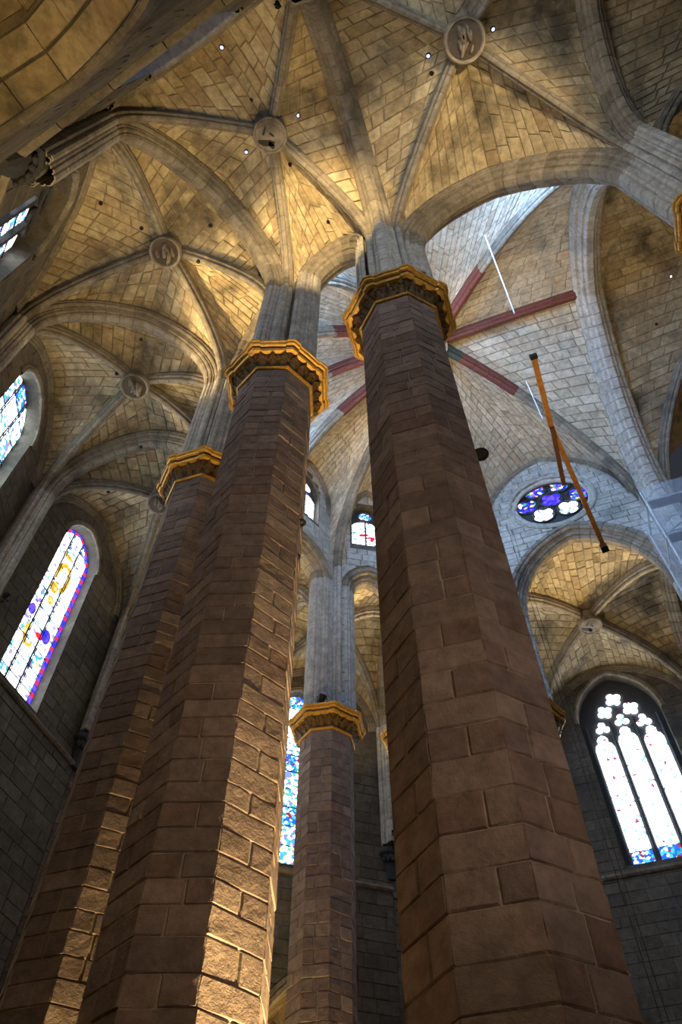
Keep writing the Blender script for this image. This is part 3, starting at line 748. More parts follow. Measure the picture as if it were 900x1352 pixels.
def chapel(parent, W, op, lit):
    """the side chapel behind an arch: walls, vault and back"""
    mb = MB(); d = 3.6; a, b = op.c-op.w-.1, op.c+op.w+.1; h = op.za+.3
    prof_ = [(a, 0)]+[(op.c-(op.w+.1)*math.cos(math.pi*k/12), op.zs+pointed(op.w+.1, h-op.zs, -(op.w+.1)*math.cos(math.pi*k/12))) for k in range(13)]+[(b, 0)]
    l0 = [W(s, z, .85) for s, z in prof_]; l1 = [W(s, z, .85+d) for s, z in prof_]; n = len(l0)
    mb.add(l0+l1, [(i, i+1, n+i+1, n+i) for i in range(n-1)]+[tuple(range(n, 2*n))])
    mk('chapel_vault', mb, M['vault_joint'], parent)
    quads = []; cen = W(op.c, 2.0, .85+d/2)
    for i in range(n-1):
        (s0, z0), (s1, z1) = prof_[i], prof_[i+1]; L_ = math.hypot(s1-s0, z1-z0); kk = max(1, int(L_/.45))
        for j in range(kk):
            f0, f1 = j/kk, (j+1)/kk; x = .85+RNG.uniform(0, .3)
            while x < .85+d-.1:
                x2 = min(.85+d, x+RNG.uniform(.5, .9))
                q = [W(s0+(s1-s0)*f0, z0+(z1-z0)*f0, x), W(s0+(s1-s0)*f1, z0+(z1-z0)*f1, x), W(s0+(s1-s0)*f1, z0+(z1-z0)*f1, x2), W(s0+(s1-s0)*f0, z0+(z1-z0)*f0, x2)]
                nr = unit(np.cross(q[1]-q[0], q[3]-q[0])); nr = nr if np.dot(nr, cen-q[0]) > 0 else -nr
                quads.append((q, nr)); x = x2
    for i in range(12):                       # voussoirs of the arch itself
        t0, t1 = math.pi*i/12, math.pi*(i+1)/12
        for x0, x1 in ((.02, .44), (.45, .84)):
            q = [W(op.c-op.w*math.cos(t), op.hi(op.c-op.w*math.cos(t)), x) for t, x in ((t0, x0), (t1, x0), (t1, x1), (t0, x1))]
            nr = unit(np.cross(q[1]-q[0], q[3]-q[0])); nr = nr if np.dot(nr, cen-q[0]) > 0 else -nr
            quads.append((q, nr))
    masonry(parent, quads, M['vault'], 80 if lit == 0 else 12, proud=.025, gap=.014)
def arch_trim(parent, W, op, name='arch_moulding', w=.3, mat='rib'):
    """moulded band round an opening, proud of the wall"""
    mb = MB(); pts = [(op.c-op.w*math.cos(math.pi*k/20), op.hi(op.c-op.w*math.cos(math.pi*k/20))) for k in range(21)]
    secs = [(0, -.02), (.02, .07), (.09, .10), (.13, .04), (.17, .04), (.2, .11), (w, .08), (w+.02, -.02)]
    for p_, q_ in zip(pts[:-1], pts[1:]):
        loops = []
        for (s, z) in (p_, q_):
            v = np.array([s-op.c, max(.05, z-op.zs+.25)]); v /= np.linalg.norm(v); loops.append([W(s+v[0]*a, z+v[1]*a, -b) for a, b in secs])
        m = len(secs); mb.add(loops[0]+loops[1], [(k, k+1, m+k+1, m+k) for k in range(m-1)])
    mk(name, mb, M[mat], parent)
def string_course(n_, W, L, z, label):
    mb = MB(); sec = [(-.02, .0), (.10, .02), (.16, .08), (.16, .14), (.06, .17), (.05, .24), (-.02, .27)]
    l0 = [W(0, z+b, -a) for a, b in sec]; l1 = [W(L, z+b, -a) for a, b in sec]; m = len(sec)
    k = max(1, int(L/1.1)); 
    for i in range(k):
        a0, a1 = i/k+.002, (i+1)/k-.002
        lo = [p*(1-a0)+q*a0 for p, q in zip(l0, l1)]; hi = [p*(1-a1)+q*a1 for p, q in zip(l0, l1)]
        mb.add(lo+hi, [(j, j+1, m+j+1, m+j) for j in range(m-1)]+[tuple(range(m))[::-1], tuple(range(m, 2*m))])
    o = thing('trim_%d' % n_, mb, M['rib'], label, 'trim', None, False, 'structure'); return o

# ---- outer wall of the ambulatory
WL = ['dark outer wall overhead with a warm-lit chapel arch', 'dark outer wall around the window of three lancets', 'grey outer wall around the round-headed window at the picture edge', 'dark outer wall around the large bright stained-glass window',
      'dark outer wall hidden behind the near columns', 'dark outer wall with the tall window beside the slender column', 'dark outer wall behind the thickest column']
tn = 1
for k in range(7):
    p0, p1 = Q[k], Q[k+1]; L = np.linalg.norm(p1-p0); m = mid(p0, p1); inw = unit(O-m); d = unit(p1-p0)
    inw = np.array([-d[1], d[0]]); inw = inw if np.dot(inw, O-m) > 0 else -inw
    root = empty('wall_ambulatory', V3(m, 0), WL[k], 'wall', None, 'structure')
    c = L/2
    if k == 1: wop = Opening(2.85, 1.22, WSILL, 23.5, 25.3)
    elif k == 2: wop = Opening(c, 1.3, WSILL, 24.3, 25.7)
    elif k == 3: wop = Opening(c-.18, 1.05, 17.6, 24.4, 25.75)
    elif k == 0: wop = Opening(c, 1.3, WSILL+.4, 24.0, 25.6)
    else: wop = Opening(c, 1.5, 16.9, 22.4, 24.6)
    if k == 5:
        s_, z_ = s_of(377, 1140, p0, d); wop = Opening(s_+.15, 1.35, z_, z_+6.3, z_+8.2)
    cop = Opening(c, min(2.3, L/2-.75), 0.0, 9.4, 13.6)
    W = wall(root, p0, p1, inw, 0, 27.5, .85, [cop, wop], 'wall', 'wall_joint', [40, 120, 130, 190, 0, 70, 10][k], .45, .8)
    chapel(root, W, cop, k); arch_trim(root, W, cop); arch_trim(root, W, wop, 'window_moulding', .22)
    lab = ['tall overhead window in the dark outer wall', 'window of three stained lancets under dark stone tracery', 'round-headed stained window cut by the picture edge', 'large bright stained-glass window with yellow figures and blue-red border',
           'stained window hidden behind the near columns', 'tall blue and white patterned window beside the slender column', 'stained window hidden behind the thickest column'][k]
    if k == 3: window(k+1, W, wop, .45, 3, 11, lab, ['glass_white', 'glass_white', 'glass_white', 'glass_mixed'], True, 'iron', True)
    elif k == 2: window(k+1, W, wop, .45, 3, 8, lab, ['glass_mixed', 'glass_white', 'glass_mixed', 'glass_blue'], False, 'iron', False)
    elif k == 1:
        lop = Opening(wop.c, wop.w, wop.z0, 22.5, 23.1)
        wr = window(k+1, W, lop, .45, 3, 5, lab, ['glass_mixed', 'glass_white', 'glass_blue'], False, 'stone', False, .12)
        mb = MB()
        for (ds, dz, r) in ((-.5, .45, .40), (.5, .45, .40), (0, 1.15, .42)):
            tube(mb, [W(lop.c+ds+r*math.cos(t), lop.za+dz+r*math.sin(t), .40) for t in np.linspace(0, 2*math.pi, 17)[:-1]], .07, 6, True)
        mk('tracery', mb, M['tracery'], wr)
        mb = MB(); o = [W(lop.c+1.15*math.cos(t), lop.za+.05+pointed(1.15, 2.1, 1.15*math.cos(t)) if 0 <= t <= math.pi else lop.za-.3, .50) for t in np.linspace(0, math.pi, 15)]
        disc_plate(mb, o, np.mean(o, 0), np.array([inw[0], inw[1], 0]), .04); mk('blind_panel', mb, M['tracery'], wr)
    elif k == 5: window(k+1, W, wop, .3, 3, 10, lab, ['glass_mixed', 'glass_white', 'glass_mixed', 'glass_blue'], False, 'stone', False, .09)
    else: window(k+1, W, wop, .80 if k == 0 else .45, 3, 8, lab, ['glass_blue', 'glass_blue'] if k == 0 else ['glass_mixed', 'glass_white'], False, 'iron', False)
    string_course(tn, W, L, wop.z0-.40 if k not in (0,) else WSILL-.4, 'moulded string course under the sill of ' + ['the overhead window', 'the three-lancet window', 'the round-headed window', 'the large bright window', 'a hidden window', 'the tall patterned window', 'the hidden far window'][k]); tn += 1

def respond(q, dirn, label, group=None):
    """corbelled capital on the outer wall that carries the bundle of ribs"""
    d = unit(dirn); lat = np.array([-d[1], d[0]]); root = empty('respond_capital', V3(q, TOP-1.0), label, 'capital', group)
    def loop(w, dd, z): return [V3(q+d*x+lat*y, z) for x, y in ((-.1, -w), (dd*.7, -w), (dd, -w*.5), (dd, w*.5), (dd*.7, w), (-.1, w))]
    mk('corbel', rings(MB(), [loop(.16, .16, TOP-1.15), loop(.26, .28, TOP-.75), loop(.36, .42, TOP-.30)], True, True), M['tracery'], root)
    mk('abacus', rings(MB(), [loop(.38, .44, TOP-.30), loop(.46, .52, TOP-.24), loop(.46, .52, TOP-.12), loop(.42, .48, TOP)], False, True), M['tracery'], root)
    mb = MB()
    for i in range(9):
        y = (i-4)*.085; x = .44-abs(y)*.25; c = V3(q+d*x+lat*y, TOP-.52+.1*(i % 2)); r = .075
        rings(mb, [[c+r*math.sin(f)*(math.cos(t)*V3(d, 0)+math.sin(t)*V3(lat, 0))+np.array([0, 0, r*math.cos(f)*1.3]) for t in np.linspace(0, 2*math.pi, 7)[:-1]] for f in (.3, 1.0, 1.7, 2.4, 2.9)], True, True)
    mk('carved_foliage', mb, M['tracery'], root, 'stuff')
    pl = MB(); 
    def lp(z): return [V3(q+d*x+lat*y, z) for x, y in ((-.2, -.34), (.06, -.34), (.14, -.24), (.14, .24), (.06, .34), (-.2, .34))]
    rings(pl, [lp(TOP), lp(ZS+2.2)]); thing('trim_%d' % (30+len([o for o in bpy.data.objects if o.name.startswith('respond_')])), pl, M['rib'], label.replace('capital', 'wall pier above the capital', 1), 'trim', None, False, 'structure')
RL = {0: 'carved dark capital beside the overhead window past the top edge', 1: 'carved dark capital at the picture edge carrying a fan of ribs', 2: 'carved capital past the edge between the round-headed and three-lancet windows', 3: 'carved capital past the edge before the large bright window',
      4: 'dark corbel capital under the bundle of shafts beside the large bright window', 5: 'dark capital on the outer wall hidden behind the yellow-lit column', 6: 'dark corbel capital low between the slender and thickest columns', 7: 'dark capital hidden behind the thickest column'}
for k in range(8): respond(Q[k], (O-Q[k]) if k < 7 else -ND, RL[k])
respond(QJN, ND, 'dark capital of the near aisle wall past the top edge'); respond(QJF, -ND, 'dark capital of the far aisle wall beyond the netting')

# ---- choir walls above the narrow arches, with clerestory windows
CL = ['choir wall above the arch between the thickest and the yellow-lit column', 'choir wall above the arch behind the yellow-lit column', 'choir wall hidden behind the second column', 'choir wall hidden behind the yellow-lit column',
      'pale choir wall with clerestory window to one side of the slender column shafts', 'pale choir wall with clerestory window between slender and thickest columns', 'choir wall hidden behind the thickest column']
for k in range(7):
    p0, p1 = P[k], P[k+1]; L = np.linalg.norm(p1-p0); d = unit(p1-p0); m = mid(p0, p1); inw = np.array([-d[1], d[0]]); inw = inw if np.dot(inw, O-m) > 0 else -inw
    root = empty('wall_choir', V3(m, 17), CL[k], 'wall', None, 'structure')
    w = L/2-1.0
    ao = Opening(L/2, L/2-.62, TOP, 25.2, 26.45); wo = Opening(L/2, .72, 28.2, 30.2, 31.3)
    q0, q1 = p0+inw*.40, p1+inw*.40
    W = wall(root, q0, q1, inw, TOP, 33.6, .80, [ao, wo], 'nave_wall', 'wall_joint', 60 if k in (4, 5) else 0, .42, .7)
    narrow_arch(k, root)
    arch_trim(root, W, ao, 'arch_moulding', .24)
    hd = MB(); ot = W
    wn = window(11+k, W, Opening(L/2, .70, 28.25, 29.75, 30.25), .25, 2, 4, ['clerestory window of the choir over the thickest column', 'clerestory window of the choir over the yellow-lit column', 'clerestory window hidden over the second column', 'clerestory window hidden behind the yellow-lit column',
         'small two-light clerestory window with blue, yellow and green glass', 'small clerestory window of white glass with a red figure under a blue roundel', 'clerestory window hidden behind the thickest column'][k], ['glass_white', 'glass_white', 'glass_mixed', 'glass_blue'] if k == 4 else ['glass_sky' if k < 4 else 'glass_white'], False, 'stone', False, .04)
    ro = [(L/2+.36*math.cos(t), 30.62+.36*math.sin(t)) for t in np.linspace(0, 2*math.pi, 15)[:-1]]
    pane(wn, W, ro, .25, 'glass_blue' if k == 5 else 'glass_white', 'roundel_pane')
    tb = MB(); tube(tb, [W(s, z, .22) for s, z in ro], .06, 6, True); mk('roundel_frame', tb, M['tracery'], wn)
    bp = MB(); o = [W(s, z, .33) for s, z in [(L/2-.72, 30.0), (L/2+.72, 30.0)]+[(L/2+.72*math.cos(t), 30.2+pointed(.72, 1.1, .72*math.cos(t))) for t in np.linspace(0, math.pi, 11)]]
    disc_plate(bp, o, np.mean(o, 0), V3(inw, 0), .04); mk('blind_panel', bp, M['tracery'], wn)
    if k == 5:
        for (ds, z, a, b) in ((-.1, 29.2, .22, .10), (.15, 29.05, .25, .08), (.3, 28.95, .12, .14)):
            pane(wn, W, [(L/2+ds+a*math.cos(t), z+b*math.sin(t)+.08*math.cos(t)) for t in np.linspace(0, 2*math.pi, 9)[:-1]], .22, 'glass_red')

def lobes(c, z, R, n, ph, m=40):
    out = []; cc, q = .57*R, (.43 if n == 4 else .46)*R
    for i in range(m):
        t = 2*math.pi*i/m; best = .3*R
        for j in range(n):
            a = (t-ph-2*math.pi*j/n+math.pi) % (2*math.pi)-math.pi
            if abs(a) < math.pi/2 and q*q-(cc*math.sin(a))**2 > 0: best = max(best, cc*math.cos(a)+math.sqrt(q*q-(cc*math.sin(a))**2))
        out.append((c+best*math.cos(t), z+best*math.sin(t)))
    return out
# ---- nave walls over the arcades, each with a rose window
def nave_wall(p0, p1, inw, label, quota, wn, wlabel, roundels=None):
    q0, q1 = p0+inw*.40, p1+inw*.40; d = unit(q1-q0); L = np.linalg.norm(q1-q0)
    root = empty('wall_nave', V3(mid(p0, p1), 17), label, 'wall', None, 'structure')
    if roundels: sc, zc = s_of(728, 662, q0, d)
    else: sc, zc = L/2, 27.9+EYE
    ro = Round(sc, zc, 1.62)
    W = wall(root, q0, q1, inw, TOP, 33.8, .80, [Opening(L/2, L/2-.50, TOP, 22.9, 27.3), ro], 'nave_wall', 'wall_joint', quota, .40, .68)
    arcade(p0, p1, root)
    wr = empty('window_%d' % wn, W(sc, zc, .3), wlabel, 'window', None, 'structure')
    n3 = V3(inw, 0)
    mb = MB(); circ = [(sc+1.62*math.cos(t), zc+1.62*math.sin(t)) for t in np.linspace(0, 2*math.pi, 33)[:-1]]
    o = [W(s, z, .36) for s, z in circ]; disc_plate(mb, o, np.mean(o, 0), n3, .05); mk('tracery_panel', mb, M['tracery'], wr)
    mb = MB(); tube(mb, [W(s, z, .05) for s, z in circ], .10, 6, True); tube(mb, [W(sc+(s-sc)*1.13, zc+(z-zc)*1.13, -.03) for s, z in circ], .08, 6, True); mk('rose_moulding', mb, M['nave_wall'], wr)
    if roundels: lst = [(s_of(x, y, q0+inw*-.25, d), mt) for x, y, mt in roundels]
    else: lst = [((sc+1.02*math.cos(a), zc+1.02*math.sin(a)), 'glass_sky') for a in np.linspace(0, 2*math.pi, 7)[:-1]]+[((sc, zc), 'glass_sky')]
    for (s, z), mt in lst:
        ol = lobes(s, z, .47, 4, .6); pane(wr, W, ol, .30, mt, 'quatrefoil_pane', .03)
        fr = MB(); tube(fr, [W(s+.50*math.cos(t), z+.50*math.sin(t), .29) for t in np.linspace(0, 2*math.pi, 21)[:-1]], .05, 6, True); mk('roundel_frame', fr, M['tracery'], wr)
    return W, L, d, q0
RND = [(705, 649, 'glass_gem'), (737, 640, 'glass_gem'), (695, 669, 'glass_gem'), (727, 659, 'glass_deep'), (717, 679, 'glass_white'), (750, 669, 'glass_white'), (763, 651, 'glass_gem')]
nave_wall(P[7], JF, -ND, 'bluish stone nave wall around the rose window, above a pointed arch', 290, 21, 'rose window of seven quatrefoil roundels, two of them glowing white', RND)
nave_wall(P[0], JN, ND, 'nave wall above the wide arch of the thickest column, its rose unseen', 0, 22, 'rose window of the near nave wall, unseen from below')

# ---- far aisle outer wall with the traceried window
p0, p1 = Q[7]-TD*.2, QJF; d = unit(p1-p0); L = np.linalg.norm(p1-p0)
root = empty('wall_aisle', V3(mid(p0, p1), 0), 'dark bluish far aisle wall around the window of three lancets and foils', 'wall', None, 'structure')
sb, zb = s_of(890, 1132, p0-ND*.0, d); 
wop = Opening(sb, 1.75, zb, zb+6.6, zb+9.0); cop = Opening(L/2+.3, 2.3, 0, 9.4, 13.4)
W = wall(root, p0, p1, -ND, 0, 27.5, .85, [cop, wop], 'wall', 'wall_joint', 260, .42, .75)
chapel(root, W, cop, 1); arch_trim(root, W, cop, 'arch_moulding', .3); arch_trim(root, W, wop, 'window_moulding', .22)
string_course(tn, W, L, zb-.45, 'dark string course under the window of three lancets and foils'); tn += 1
wr = empty('window_23', W(wop.c, wop.z0, .3), 'tall white window of three trefoil-headed lancets under six small foils', 'window', None, 'structure')
mb = MB(); o = [W(s, z, .40) for s, z in [(wop.c-1.75, zb), (wop.c+1.75, zb)]+[(wop.c+1.75*math.cos(t), wop.hi(wop.c+1.75*math.cos(t))) for t in np.linspace(0, math.pi, 21)]]
disc_plate(mb, o, W(wop.c, zb+4, .4), V3(-ND, 0), .05); mk('tracery_panel', mb, M['tracery'], wr)
qo = p0+ND*.32
for i, (hx, hy) in enumerate(((800, 982), (826, 970), (855, 970))):
    s, z = s_of(hx, hy, qo, d); s = wop.c+(i-1)*1.03; hw = .40; z -= .25
    rows = 9; hh = (z-zb-.05)/rows
    for r in range(rows):
        pane(wr, W, [(s-hw, zb+.05+r*hh+.012), (s+hw, zb+.05+r*hh+.012), (s+hw, zb+.05+(r+1)*hh-.012), (s-hw, zb+.05+(r+1)*hh-.012)], .32, 'glass_blue' if r == 0 else 'glass_clear')
    pane(wr, W, [(s-hw, z), (s+hw, z), (s+hw*.8, z+.22), (s+.20, z+.30), (s+.22, z+.48), (s+.13, z+.62), (s, z+.68), (s-.13, z+.62), (s-.22, z+.48), (s-.20, z+.30), (s-hw*.8, z+.22)], .32, 'glass_clear', 'trefoil_pane')
    fb = MB()
    for r in range(1, rows): bar(fb, W, (s-hw, zb+.05+r*hh), (s+hw, zb+.05+r*hh), .30, .014)
    mk('saddle_bar', fb, M['iron'], wr)
for x, y, n_, R in ((809, 924, 4, .36), (832, 935, 4, .36), (798, 941, 4, .34), (820, 951, 3, .31), (849, 951, 3, .33), (795, 962, 3, .31)):
    s, z = s_of(x, y, qo, d); pane(wr, W, lobes(s, z, R, n_, .5 if n_ == 4 else math.pi/2), .32, 'glass_clear', 'foil_pane')
mb = MB()
for i in (-1.5, -.5, .5, 1.5): bar(mb, W, (wop.c+i*1.03, zb), (wop.c+i*1.03, zb+6.6), .30, .075)
mk('mullion', mb, M['tracery'], wr)

# ---- near aisle outer wall, behind and beside the viewpoint
p0, p1 = Q[0]+TD*.2, QJN; d = unit(p1-p0); L = np.linalg.norm(p1-p0)
root = empty('wall_aisle', V3(mid(p0, p1), 0), 'outer wall of the near aisle behind the viewpoint', 'wall', None, 'structure')
wop = Opening(L/2, 1.6, WSILL+.4, 23.4, 25.4)
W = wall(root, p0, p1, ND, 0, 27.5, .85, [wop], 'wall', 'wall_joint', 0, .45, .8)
window(24, W, wop, .5, 3, 8, 'tall window of the near aisle behind the viewpoint', ['glass_white', 'glass_mixed'], False, 'stone', False, .09)

# floor
mb = MB(); mb.add([(-40, -30, 0), (60, -30, 0), (60, 60, 0), (-40, 60, 0)], [(0, 1, 2, 3)]); mk('floor', mb, M['floor'], None, 'structure')
tag(bpy.data.objects['floor'], 'worn stone floor of the church', 'floor')

# ================================================================== LAMPS
def floodlight(loc, target, power, color, label, spot=110, size=.15, group=None, arm=None, scale=1.0):
    """black floodlight: housing, glass and yoke, with its own light just in front of the glass"""
    loc = np.array(loc, float); t = unit(np.array(target, float)-loc)
    root = empty('floodlight', loc, label, 'lamp', group); a = unit(np.cross(t, [0.3, 0.2, .9])); b = np.cross(t, a)
    mb = MB(); rings(mb, [[loc+(t*x+r*(math.cos(q)*a+math.sin(q)*b))*scale for q in np.linspace(0, 2*math.pi, 13)[:-1]] for x, r in ((-.22, .05), (-.2, .09), (-.02, .13), (.06, .15), (.06, .135), (0, .13))], True, True); mk('housing', mb, M['iron'], root)
    yk = MB(); tube(yk, [loc+a*.16*scale, loc+(a*.16-np.array([0, 0, .25]))*scale, loc+(-a*.16-np.array([0, 0, .25]))*scale, loc-a*.16*scale], .018, 6); mk('yoke', yk, M['iron'], root)
    if arm is not None: yk = MB(); tube(yk, [loc-np.array([0, 0, .25]), arm], .03, 6); mk('arm', yk, M['iron'], root)
    lamp('SPOT', loc+t*.12, target, power, color, size, spot, .7)
    return root
def outw(k0, k1): m = mid(k0, k1); return m, unit(m-O)
UP = [(0, 1, 750, 'black floodlight on the capital of the thickest column, turned up to the vault'), (1, 2, 700, 'black floodlight on the capital of the yellow-lit column, turned up to the vault'),
      (2, 3, 250, 'black floodlight on the hidden third capital'), (4, 5, 700, 'black floodlight behind the far choir columns'), (5, 6, 700, 'black floodlight on the outer side of the slender column')]
for a, b, pw, lb in UP:
    m, w = outw(P[a], P[b]); c = {0: 0, 1: 1, 2: 3, 4: 5, 5: 5}[a]; e = P[c]+unit(unit(m-P[c])*1.0+w*1.0)*1.10; uo = unit(m+w*2.2-e)
    floodlight(V3(e, TOP+.16), V3(e+uo*3.6, TOP+6.2), pw, WARM, lb, 68, scale=.6)
m = mid(P[0], JN); e = P[0]+unit(TD-ND)*1.10; floodlight(V3(e, TOP+.16), V3(m-ND*2.6, 25.5), 380, WARM, 'second black floodlight on the capital of the thickest column, under the rider keystone', 72, scale=.6)
m = mid(P[7], JF); e = P[7]+unit(TD+ND)*1.10; floodlight(V3(e, TOP+.16), V3(m+ND*2.6, 25.5), 700, WARM, 'black floodlight on a capital under the rose window', 72, scale=.6)
# added floodlights on the outer capitals, put there to warm the cells beside the arches
for q, k, pw, lb in ((Q[0], 0, 6500, 'added floodlight on the capital past the top edge'), (Q[2], 1, 8000, 'added floodlight on a capital past the edge between two stained windows'), (Q[3], 2, 1600, 'added floodlight on a capital past the edge before the large bright window'),
                     (Q[5], 4, 2600, 'added floodlight on a far outer capital behind the yellow-lit column'), (Q[6], 5, 6000, 'added floodlight on a far outer capital behind the thickest column')):
    m, w = outw(P[k], P[k+1]); e = q-unit(q-O)*1.10 if k else q-unit(q-O)*.58+unit(Q[1]-Q[0])*.5
    floodlight(V3(e, TOP+(.2 if k else 1.6)), V3(m+w*.75, 26.0), pw, WARM, lb, 38, scale=.7 if k else .45, arm=V3(q-unit(q-O)*.4, TOP-.2) if k else None)
m = mid(P[0], JN); floodlight(V3(QJN+ND*1.1, TOP+.2), V3(m-ND*.9+TD*-.6, 26.3), 3600, WARM, 'added floodlight on a near aisle capital behind the viewpoint', 44, scale=.7, arm=V3(QJN+ND*.4, TOP-.2))
m = mid(P[7], JF); floodlight(V3(QJF-ND*1.1, TOP+.2), V3(m+ND*.9, 26.3), 4200, WARM, 'added floodlight on a far aisle capital beyond the netting', 44, scale=.7, arm=V3(QJF-ND*.4, TOP-.2))
e = JN+unit(TD+ND)*1.10; floodlight(V3(e, TOP+.16), V3(KB2[:2]+ND*2, KB2[2]), 1500, WARM, 'added black floodlight on a nave capital past the frame edge', 80, scale=.6)  # lamp added to warm the nave vault beyond the arch
lamp('SPOT', (5.2, -1.6, 4.0), (0.3, 7.2, 8.5), 850, (1.0, .80, .64), .3, 62, 1.0)          # added spot without a fixture, warming the near column fronts
floodlight(V3(P[5]+np.array([-.15, -1.05]), TOP+.35), V3(k2, AZB), 300, WARM2, 'small black floodlight standing on the gilded capital of the slender column', 70)
# floor lamps that rake the shafts from below
floodlight((0.72, 7.15, .3), (-1.0, 7.5, 11), 9500, WARM, 'floor floodlight at the foot of the yellow-lit column', 70)
floodlight((-1.64, 9.5, .3), (-3.2, 10.4, 10), 3500, WARM, 'floor floodlight at the foot of the second column', 70)
floodlight((3.1, 6.6, .3), (2.1, 6.4, 9), 1500, WARM, 'floor floodlight behind the thickest column', 60)
floodlight((-1.2, 17.2, .3), (-.6, 19.4, 8), 4500, WARM, 'floor floodlight at the foot of the slender column', 60)
# chapel lamps
for k, pw in ((0, 220), (4, 350), (5, 350), (3, 450)):
    m = mid(Q[k], Q[k+1]); w = unit(m-O); lamp('POINT', V3(m+w*2.0, 8.5), V3(m, 0), pw, WARM, .25)

# ================================================================== SMALL THINGS
bpy.context.view_layer.update()
DG = bpy.context.evaluated_depsgraph_get()
def hit(px, py):
    r = ray(px, py); ok, loc, nrm, _, ob, _ = SC.ray_cast(DG, Vector((0, 0, EYE)), Vector(r).normalized()); return (np.array(loc), np.array(nrm), ob.name) if ok else (None, None, None)
LL = {(293, 62): 'tiny blue-white spotlight alone in the vault above the plain-faced keystone', (393, 152): 'tiny blue-white spotlight set close to the plain-faced keystone on the side of the broad rib',
      (325, 200): 'tiny bright spotlight just below the plain-faced keystone', (650, 38): 'tiny blue-white spotlight beside the rider keystone on the unlit side', (565, 73): 'tiny blue spotlight beside the rider keystone on the side of the stained ribs', (885, 365): 'tiny bluish spotlight in the brown nave vault past the transverse arch'}
for (x, y), lb in LL.items():
    p, n_, _ = hit(x, y)
    if p is None: continue
    dn = n_ if np.dot(n_, -p) > 0 else -n_; root = empty('spotlight', p, lb, 'lamp', 'tiny vault spotlights'); r = .06
    a = unit(np.cross(dn, [1, .2, 0])); b = np.cross(dn, a)
    mb = MB(); rings(mb, [[p+dn*h+rr*(math.cos(q)*a+math.sin(q)*b) for q in np.linspace(0, 2*math.pi, 13)[:-1]] for h, rr in ((-.05, r*1.3), (.05, r*1.3), (.05, r*.9), (.01, r*.85))], False, False); mk('housing', mb, M['iron'], root)
    o = [p+dn*.03+r*.9*(math.cos(q)*a+math.sin(q)*b) for q in np.linspace(0, 2*math.pi, 11)[:-1]]; mb = MB(); disc_plate(mb, o, np.mean(o, 0), dn, .02); mk('lens', mb, M['led'], root)
HO = {(332, 132): 'small dark rope hole above the plain-faced keystone', (383, 217): 'small dark rope hole between two ribs just below the plain-faced keystone', (278, 298): 'small dark rope hole beside the broad stained rib of the yellow cell',
      (133, 268): 'small dark rope hole nearest the three-lancet window', (187, 301): 'small dark rope hole next to the keystone with standing figures, on its upper side', (433, 293): 'rope hole with a crack running to the narrow arch between two columns',
      (570, 97): 'small dark rope hole just below the rider keystone', (262, 345): 'small dark rope hole near the start of the yellow cell beside the shafts', (186, 590): 'rope hole under the crown of the arch above the half-hidden keystone',
      (143, 649): 'rope hole above the head of the large bright window', (154, 493): 'rope hole beside the keystone with dark carved strokes', (866, 428): 'rope hole in the brown nave vault past the transverse arch', (186, 448): 'rope hole under the crown of the arch above the keystone with dark strokes'}
for (x, y), lb in HO.items():
    p, n_, nm = hit(x, y)
    if p is None: continue
    dn = n_ if np.dot(n_, -p) > 0 else -n_; a = unit(np.cross(dn, [1, .2, 0])); b = np.cross(dn, a)
    mb = MB(); o = [p+dn*.02+.065*(math.cos(q)*a+math.sin(q)*b) for q in np.linspace(0, 2*math.pi, 9)[:-1]]; disc_plate(mb, o, np.mean(o, 0), dn, .05)
    thing('rope_hole', mb, M['iron'], lb, 'hole', 'rope holes in the vaults')

# suspended frame of copper-toned bars with its cables
zf = 19.0
A0, A1, A2 = at_z(704, 471, zf), at_z(744, 640, zf-.3), at_z(797, 722, zf)
fr = empty('hanging_canopy_frame', A0, 'copper-toned hanging frame of long bars meeting at an acute tip under the choir vault', 'frame')
def beam(name, a, b, w, h, mat, parent):
    d = unit(b-a); s = unit(np.cross(d, [0, 0, 1])); u = np.cross(s, d); mb = MB()
    box(mb, (a+b)/2, (np.linalg.norm(b-a), w, h), [d, s, u]); return mk(name, mb, M[mat], parent)
K = at_z(727, 562, zf)
beam('bar', A0, K, .13, .12, 'wood', fr); beam('bar', K, A2, .13, .12, 'wood', fr); beam('bar', K+np.array([0, 0, -.12]), A1, .11, .10, 'dark_wood', fr)
beam('end_cap', A2-unit(A2-K)*.06, A2+unit(A2-K)*.14, .20, .18, 'iron', fr)
beam('end_cap', A0-unit(K-A0)*.05, A0+unit(K-A0)*.04, .18, .16, 'iron', fr)
def cable(a, b, r, label, mat='cable', name='hanging_cable'):
    mb = MB(); tube(mb, [a, b], r, 6); thing(name, mb, M[mat], label, 'cable')
cable(at_z(640, 311, 29.5), at_z(679, 414, 25.0), .022, 'bright pale cable hanging above the tip of the copper-toned frame')
cable(at_z(694, 503, 25.5), at_z(716, 553, 23.5), .018, 'short pale cable hanging beside the copper-toned frame')
c0 = at_z(668, 690, 24.0); cable(c0, np.array([c0[0], c0[1], 3.0]), .008, 'first thin dark wire hanging before the nave wall right of the thickest column', 'iron')
c0 = at_z(676, 700, 24.5); cable(c0, np.array([c0[0], c0[1], 3.0]), .008, 'second thin dark wire hanging before the nave wall right of the thickest column', 'iron')

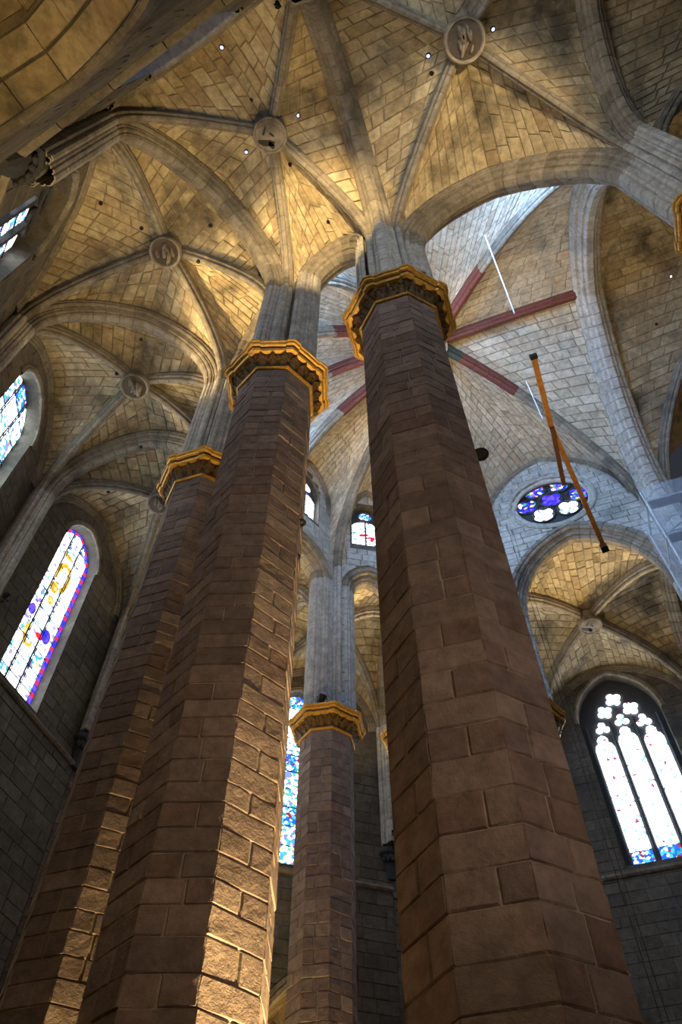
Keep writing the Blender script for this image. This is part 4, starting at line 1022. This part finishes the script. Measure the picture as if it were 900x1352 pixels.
# iron rings and brackets on the columns
def ring_bracket(px, py, dist, label, r=.13):
    rr = ray(px, py); p = np.array([0, 0, EYE])+rr/np.hypot(rr[0], rr[1])*dist
    root = empty('ring_bracket', p, label, 'bracket'); mb = MB()
    tube(mb, [p+np.array([r*math.cos(t), r*.9*math.sin(t), 0]) for t in np.linspace(0, 2*math.pi, 17)[:-1]], .028, 6, True); mk('ring', mb, M['iron'], root)
    if r > .1: mb = MB(); disc_plate(mb, [p+np.array([r*math.cos(t), r*.9*math.sin(t), 0.01]) for t in np.linspace(0, 2*math.pi, 13)[:-1]], p+np.array([0, 0, .01]), (0, 0, -1), .03); mk('dish', mb, M['iron'], root)
    return root, p
rb, p = ring_bracket(634, 600, 6.9, 'dark iron lamp ring hanging free beside the thickest column', .12)
mb = MB(); tube(mb, [p+np.array([-.13, -.02, 0]), p+np.array([-.42, -.25, .05])], .015, 6); mk('arm', mb, M['iron'], rb)
for (x, y), lb in {(397, 690): 'rusty iron ring on the lit edge of the yellow-lit column, upper one', (389, 735): 'rusty iron hook on the lit edge of the yellow-lit column, lower one'}.items():
    rb, p = ring_bracket(x, y, 7.75, lb, .07); mb = MB(); tube(mb, [p+np.array([-.07, 0, 0]), p+np.array([-.25, .1, .03])], .015, 6); mk('arm', mb, M['iron'], rb)

# scaffold wrapped in translucent netting
m, nt, b = nodes('translucent_netting')
co = nn(nt, 'ShaderNodeTexCoord').outputs['Object']
nt.links.new(mixc(nt, ramp(nt, noise(nt, co, 1.2, 4), .35, .65), (0.55, 0.62, 0.72), (0.78, 0.82, 0.9)), b.inputs['Base Color'])
b.inputs['Alpha'].default_value = 0.25; b.inputs['Roughness'].default_value = 0.7
M['net'] = m
S0 = at_z(845, 650, 24.6); dd = V3(TD, 0)
vb = [S0, S0+dd*3.0]; back = V3(ND, 0)*1.6
top4 = [vb[0], vb[1], vb[1]+back, vb[0]+back]; cen = sum(top4)/4
low4 = [np.array([*(cen[:2]+(p[:2]-cen[:2])*1.0), 0.0]) for p in top4]
sc = empty('scaffold', (cen[0], cen[1], 0), 'scaffold with red boards wrapped in pale translucent netting', 'scaffold')
mb = MB()
for i in range(4):
    tube(mb, [low4[i], top4[i]], .05, 6)
mk('standard', mb, M['cable'], sc)
mb = MB(); n_ = 12
for i in range(4):
    a0, a1, b0, b1 = low4[i], low4[(i+1) % 4], top4[i], top4[(i+1) % 4]; off = unit((a0+a1)/2-np.array([cen[0], cen[1], 0]))*.10
    g = []
    for r in range(n_+1):
        f = r/n_; g += [a0*(1-f)+b0*f+off*(1+.5*math.sin(r*1.7)), (a0+a1)/2*(1-f)+(b0+b1)/2*f+off*(1.3+.8*math.sin(r*2.3+i)), a1*(1-f)+b1*f+off]
    mb.add(g, [(r*3+c, r*3+c+1, r*3+c+4, r*3+c+3) for r in range(n_) for c in range(2)])
mk('netting', mb, M['net'], sc, None, True)
for lv in np.arange(2.0, 24.3, 2.0):
    for i in range(4):
        a, b2_ = (low4[i]*(1-lv/24.6)+top4[i]*lv/24.6), (low4[(i+1) % 4]*(1-lv/24.6)+top4[(i+1) % 4]*lv/24.6)
        mb = MB(); tube(mb, [a+(b2_-a)*.02, b2_-(b2_-a)*.02], .035, 6); mk('ledger', mb, M['cable'], sc)
    a = low4[0]*(1-lv/24.6)+top4[0]*lv/24.6; f = np.array([0, 0, .10]); q = [a+f+dd*.1+back*.04, a+f+dd*2.9+back*.04, a+f+dd*2.9+back*.3, a+f+dd*.1+back*.3]
    mb = MB(); disc_plate(mb, q, sum(q)/4, (0, 0, 1), .05); mk('board', mb, M['red'], sc)
    mb = MB(); tube(mb, [a, low4[1]*(1-(lv+2)/24.6)+top4[1]*(lv+2)/24.6] if lv < 23 else [a, a+f], .025, 6); mk('brace', mb, M['cable'], sc)
print('single stones', COUNT[0], 'objects', len(bpy.data.objects), 'tris', sum(len(m_.polygons)*2 for m_ in bpy.data.meshes))
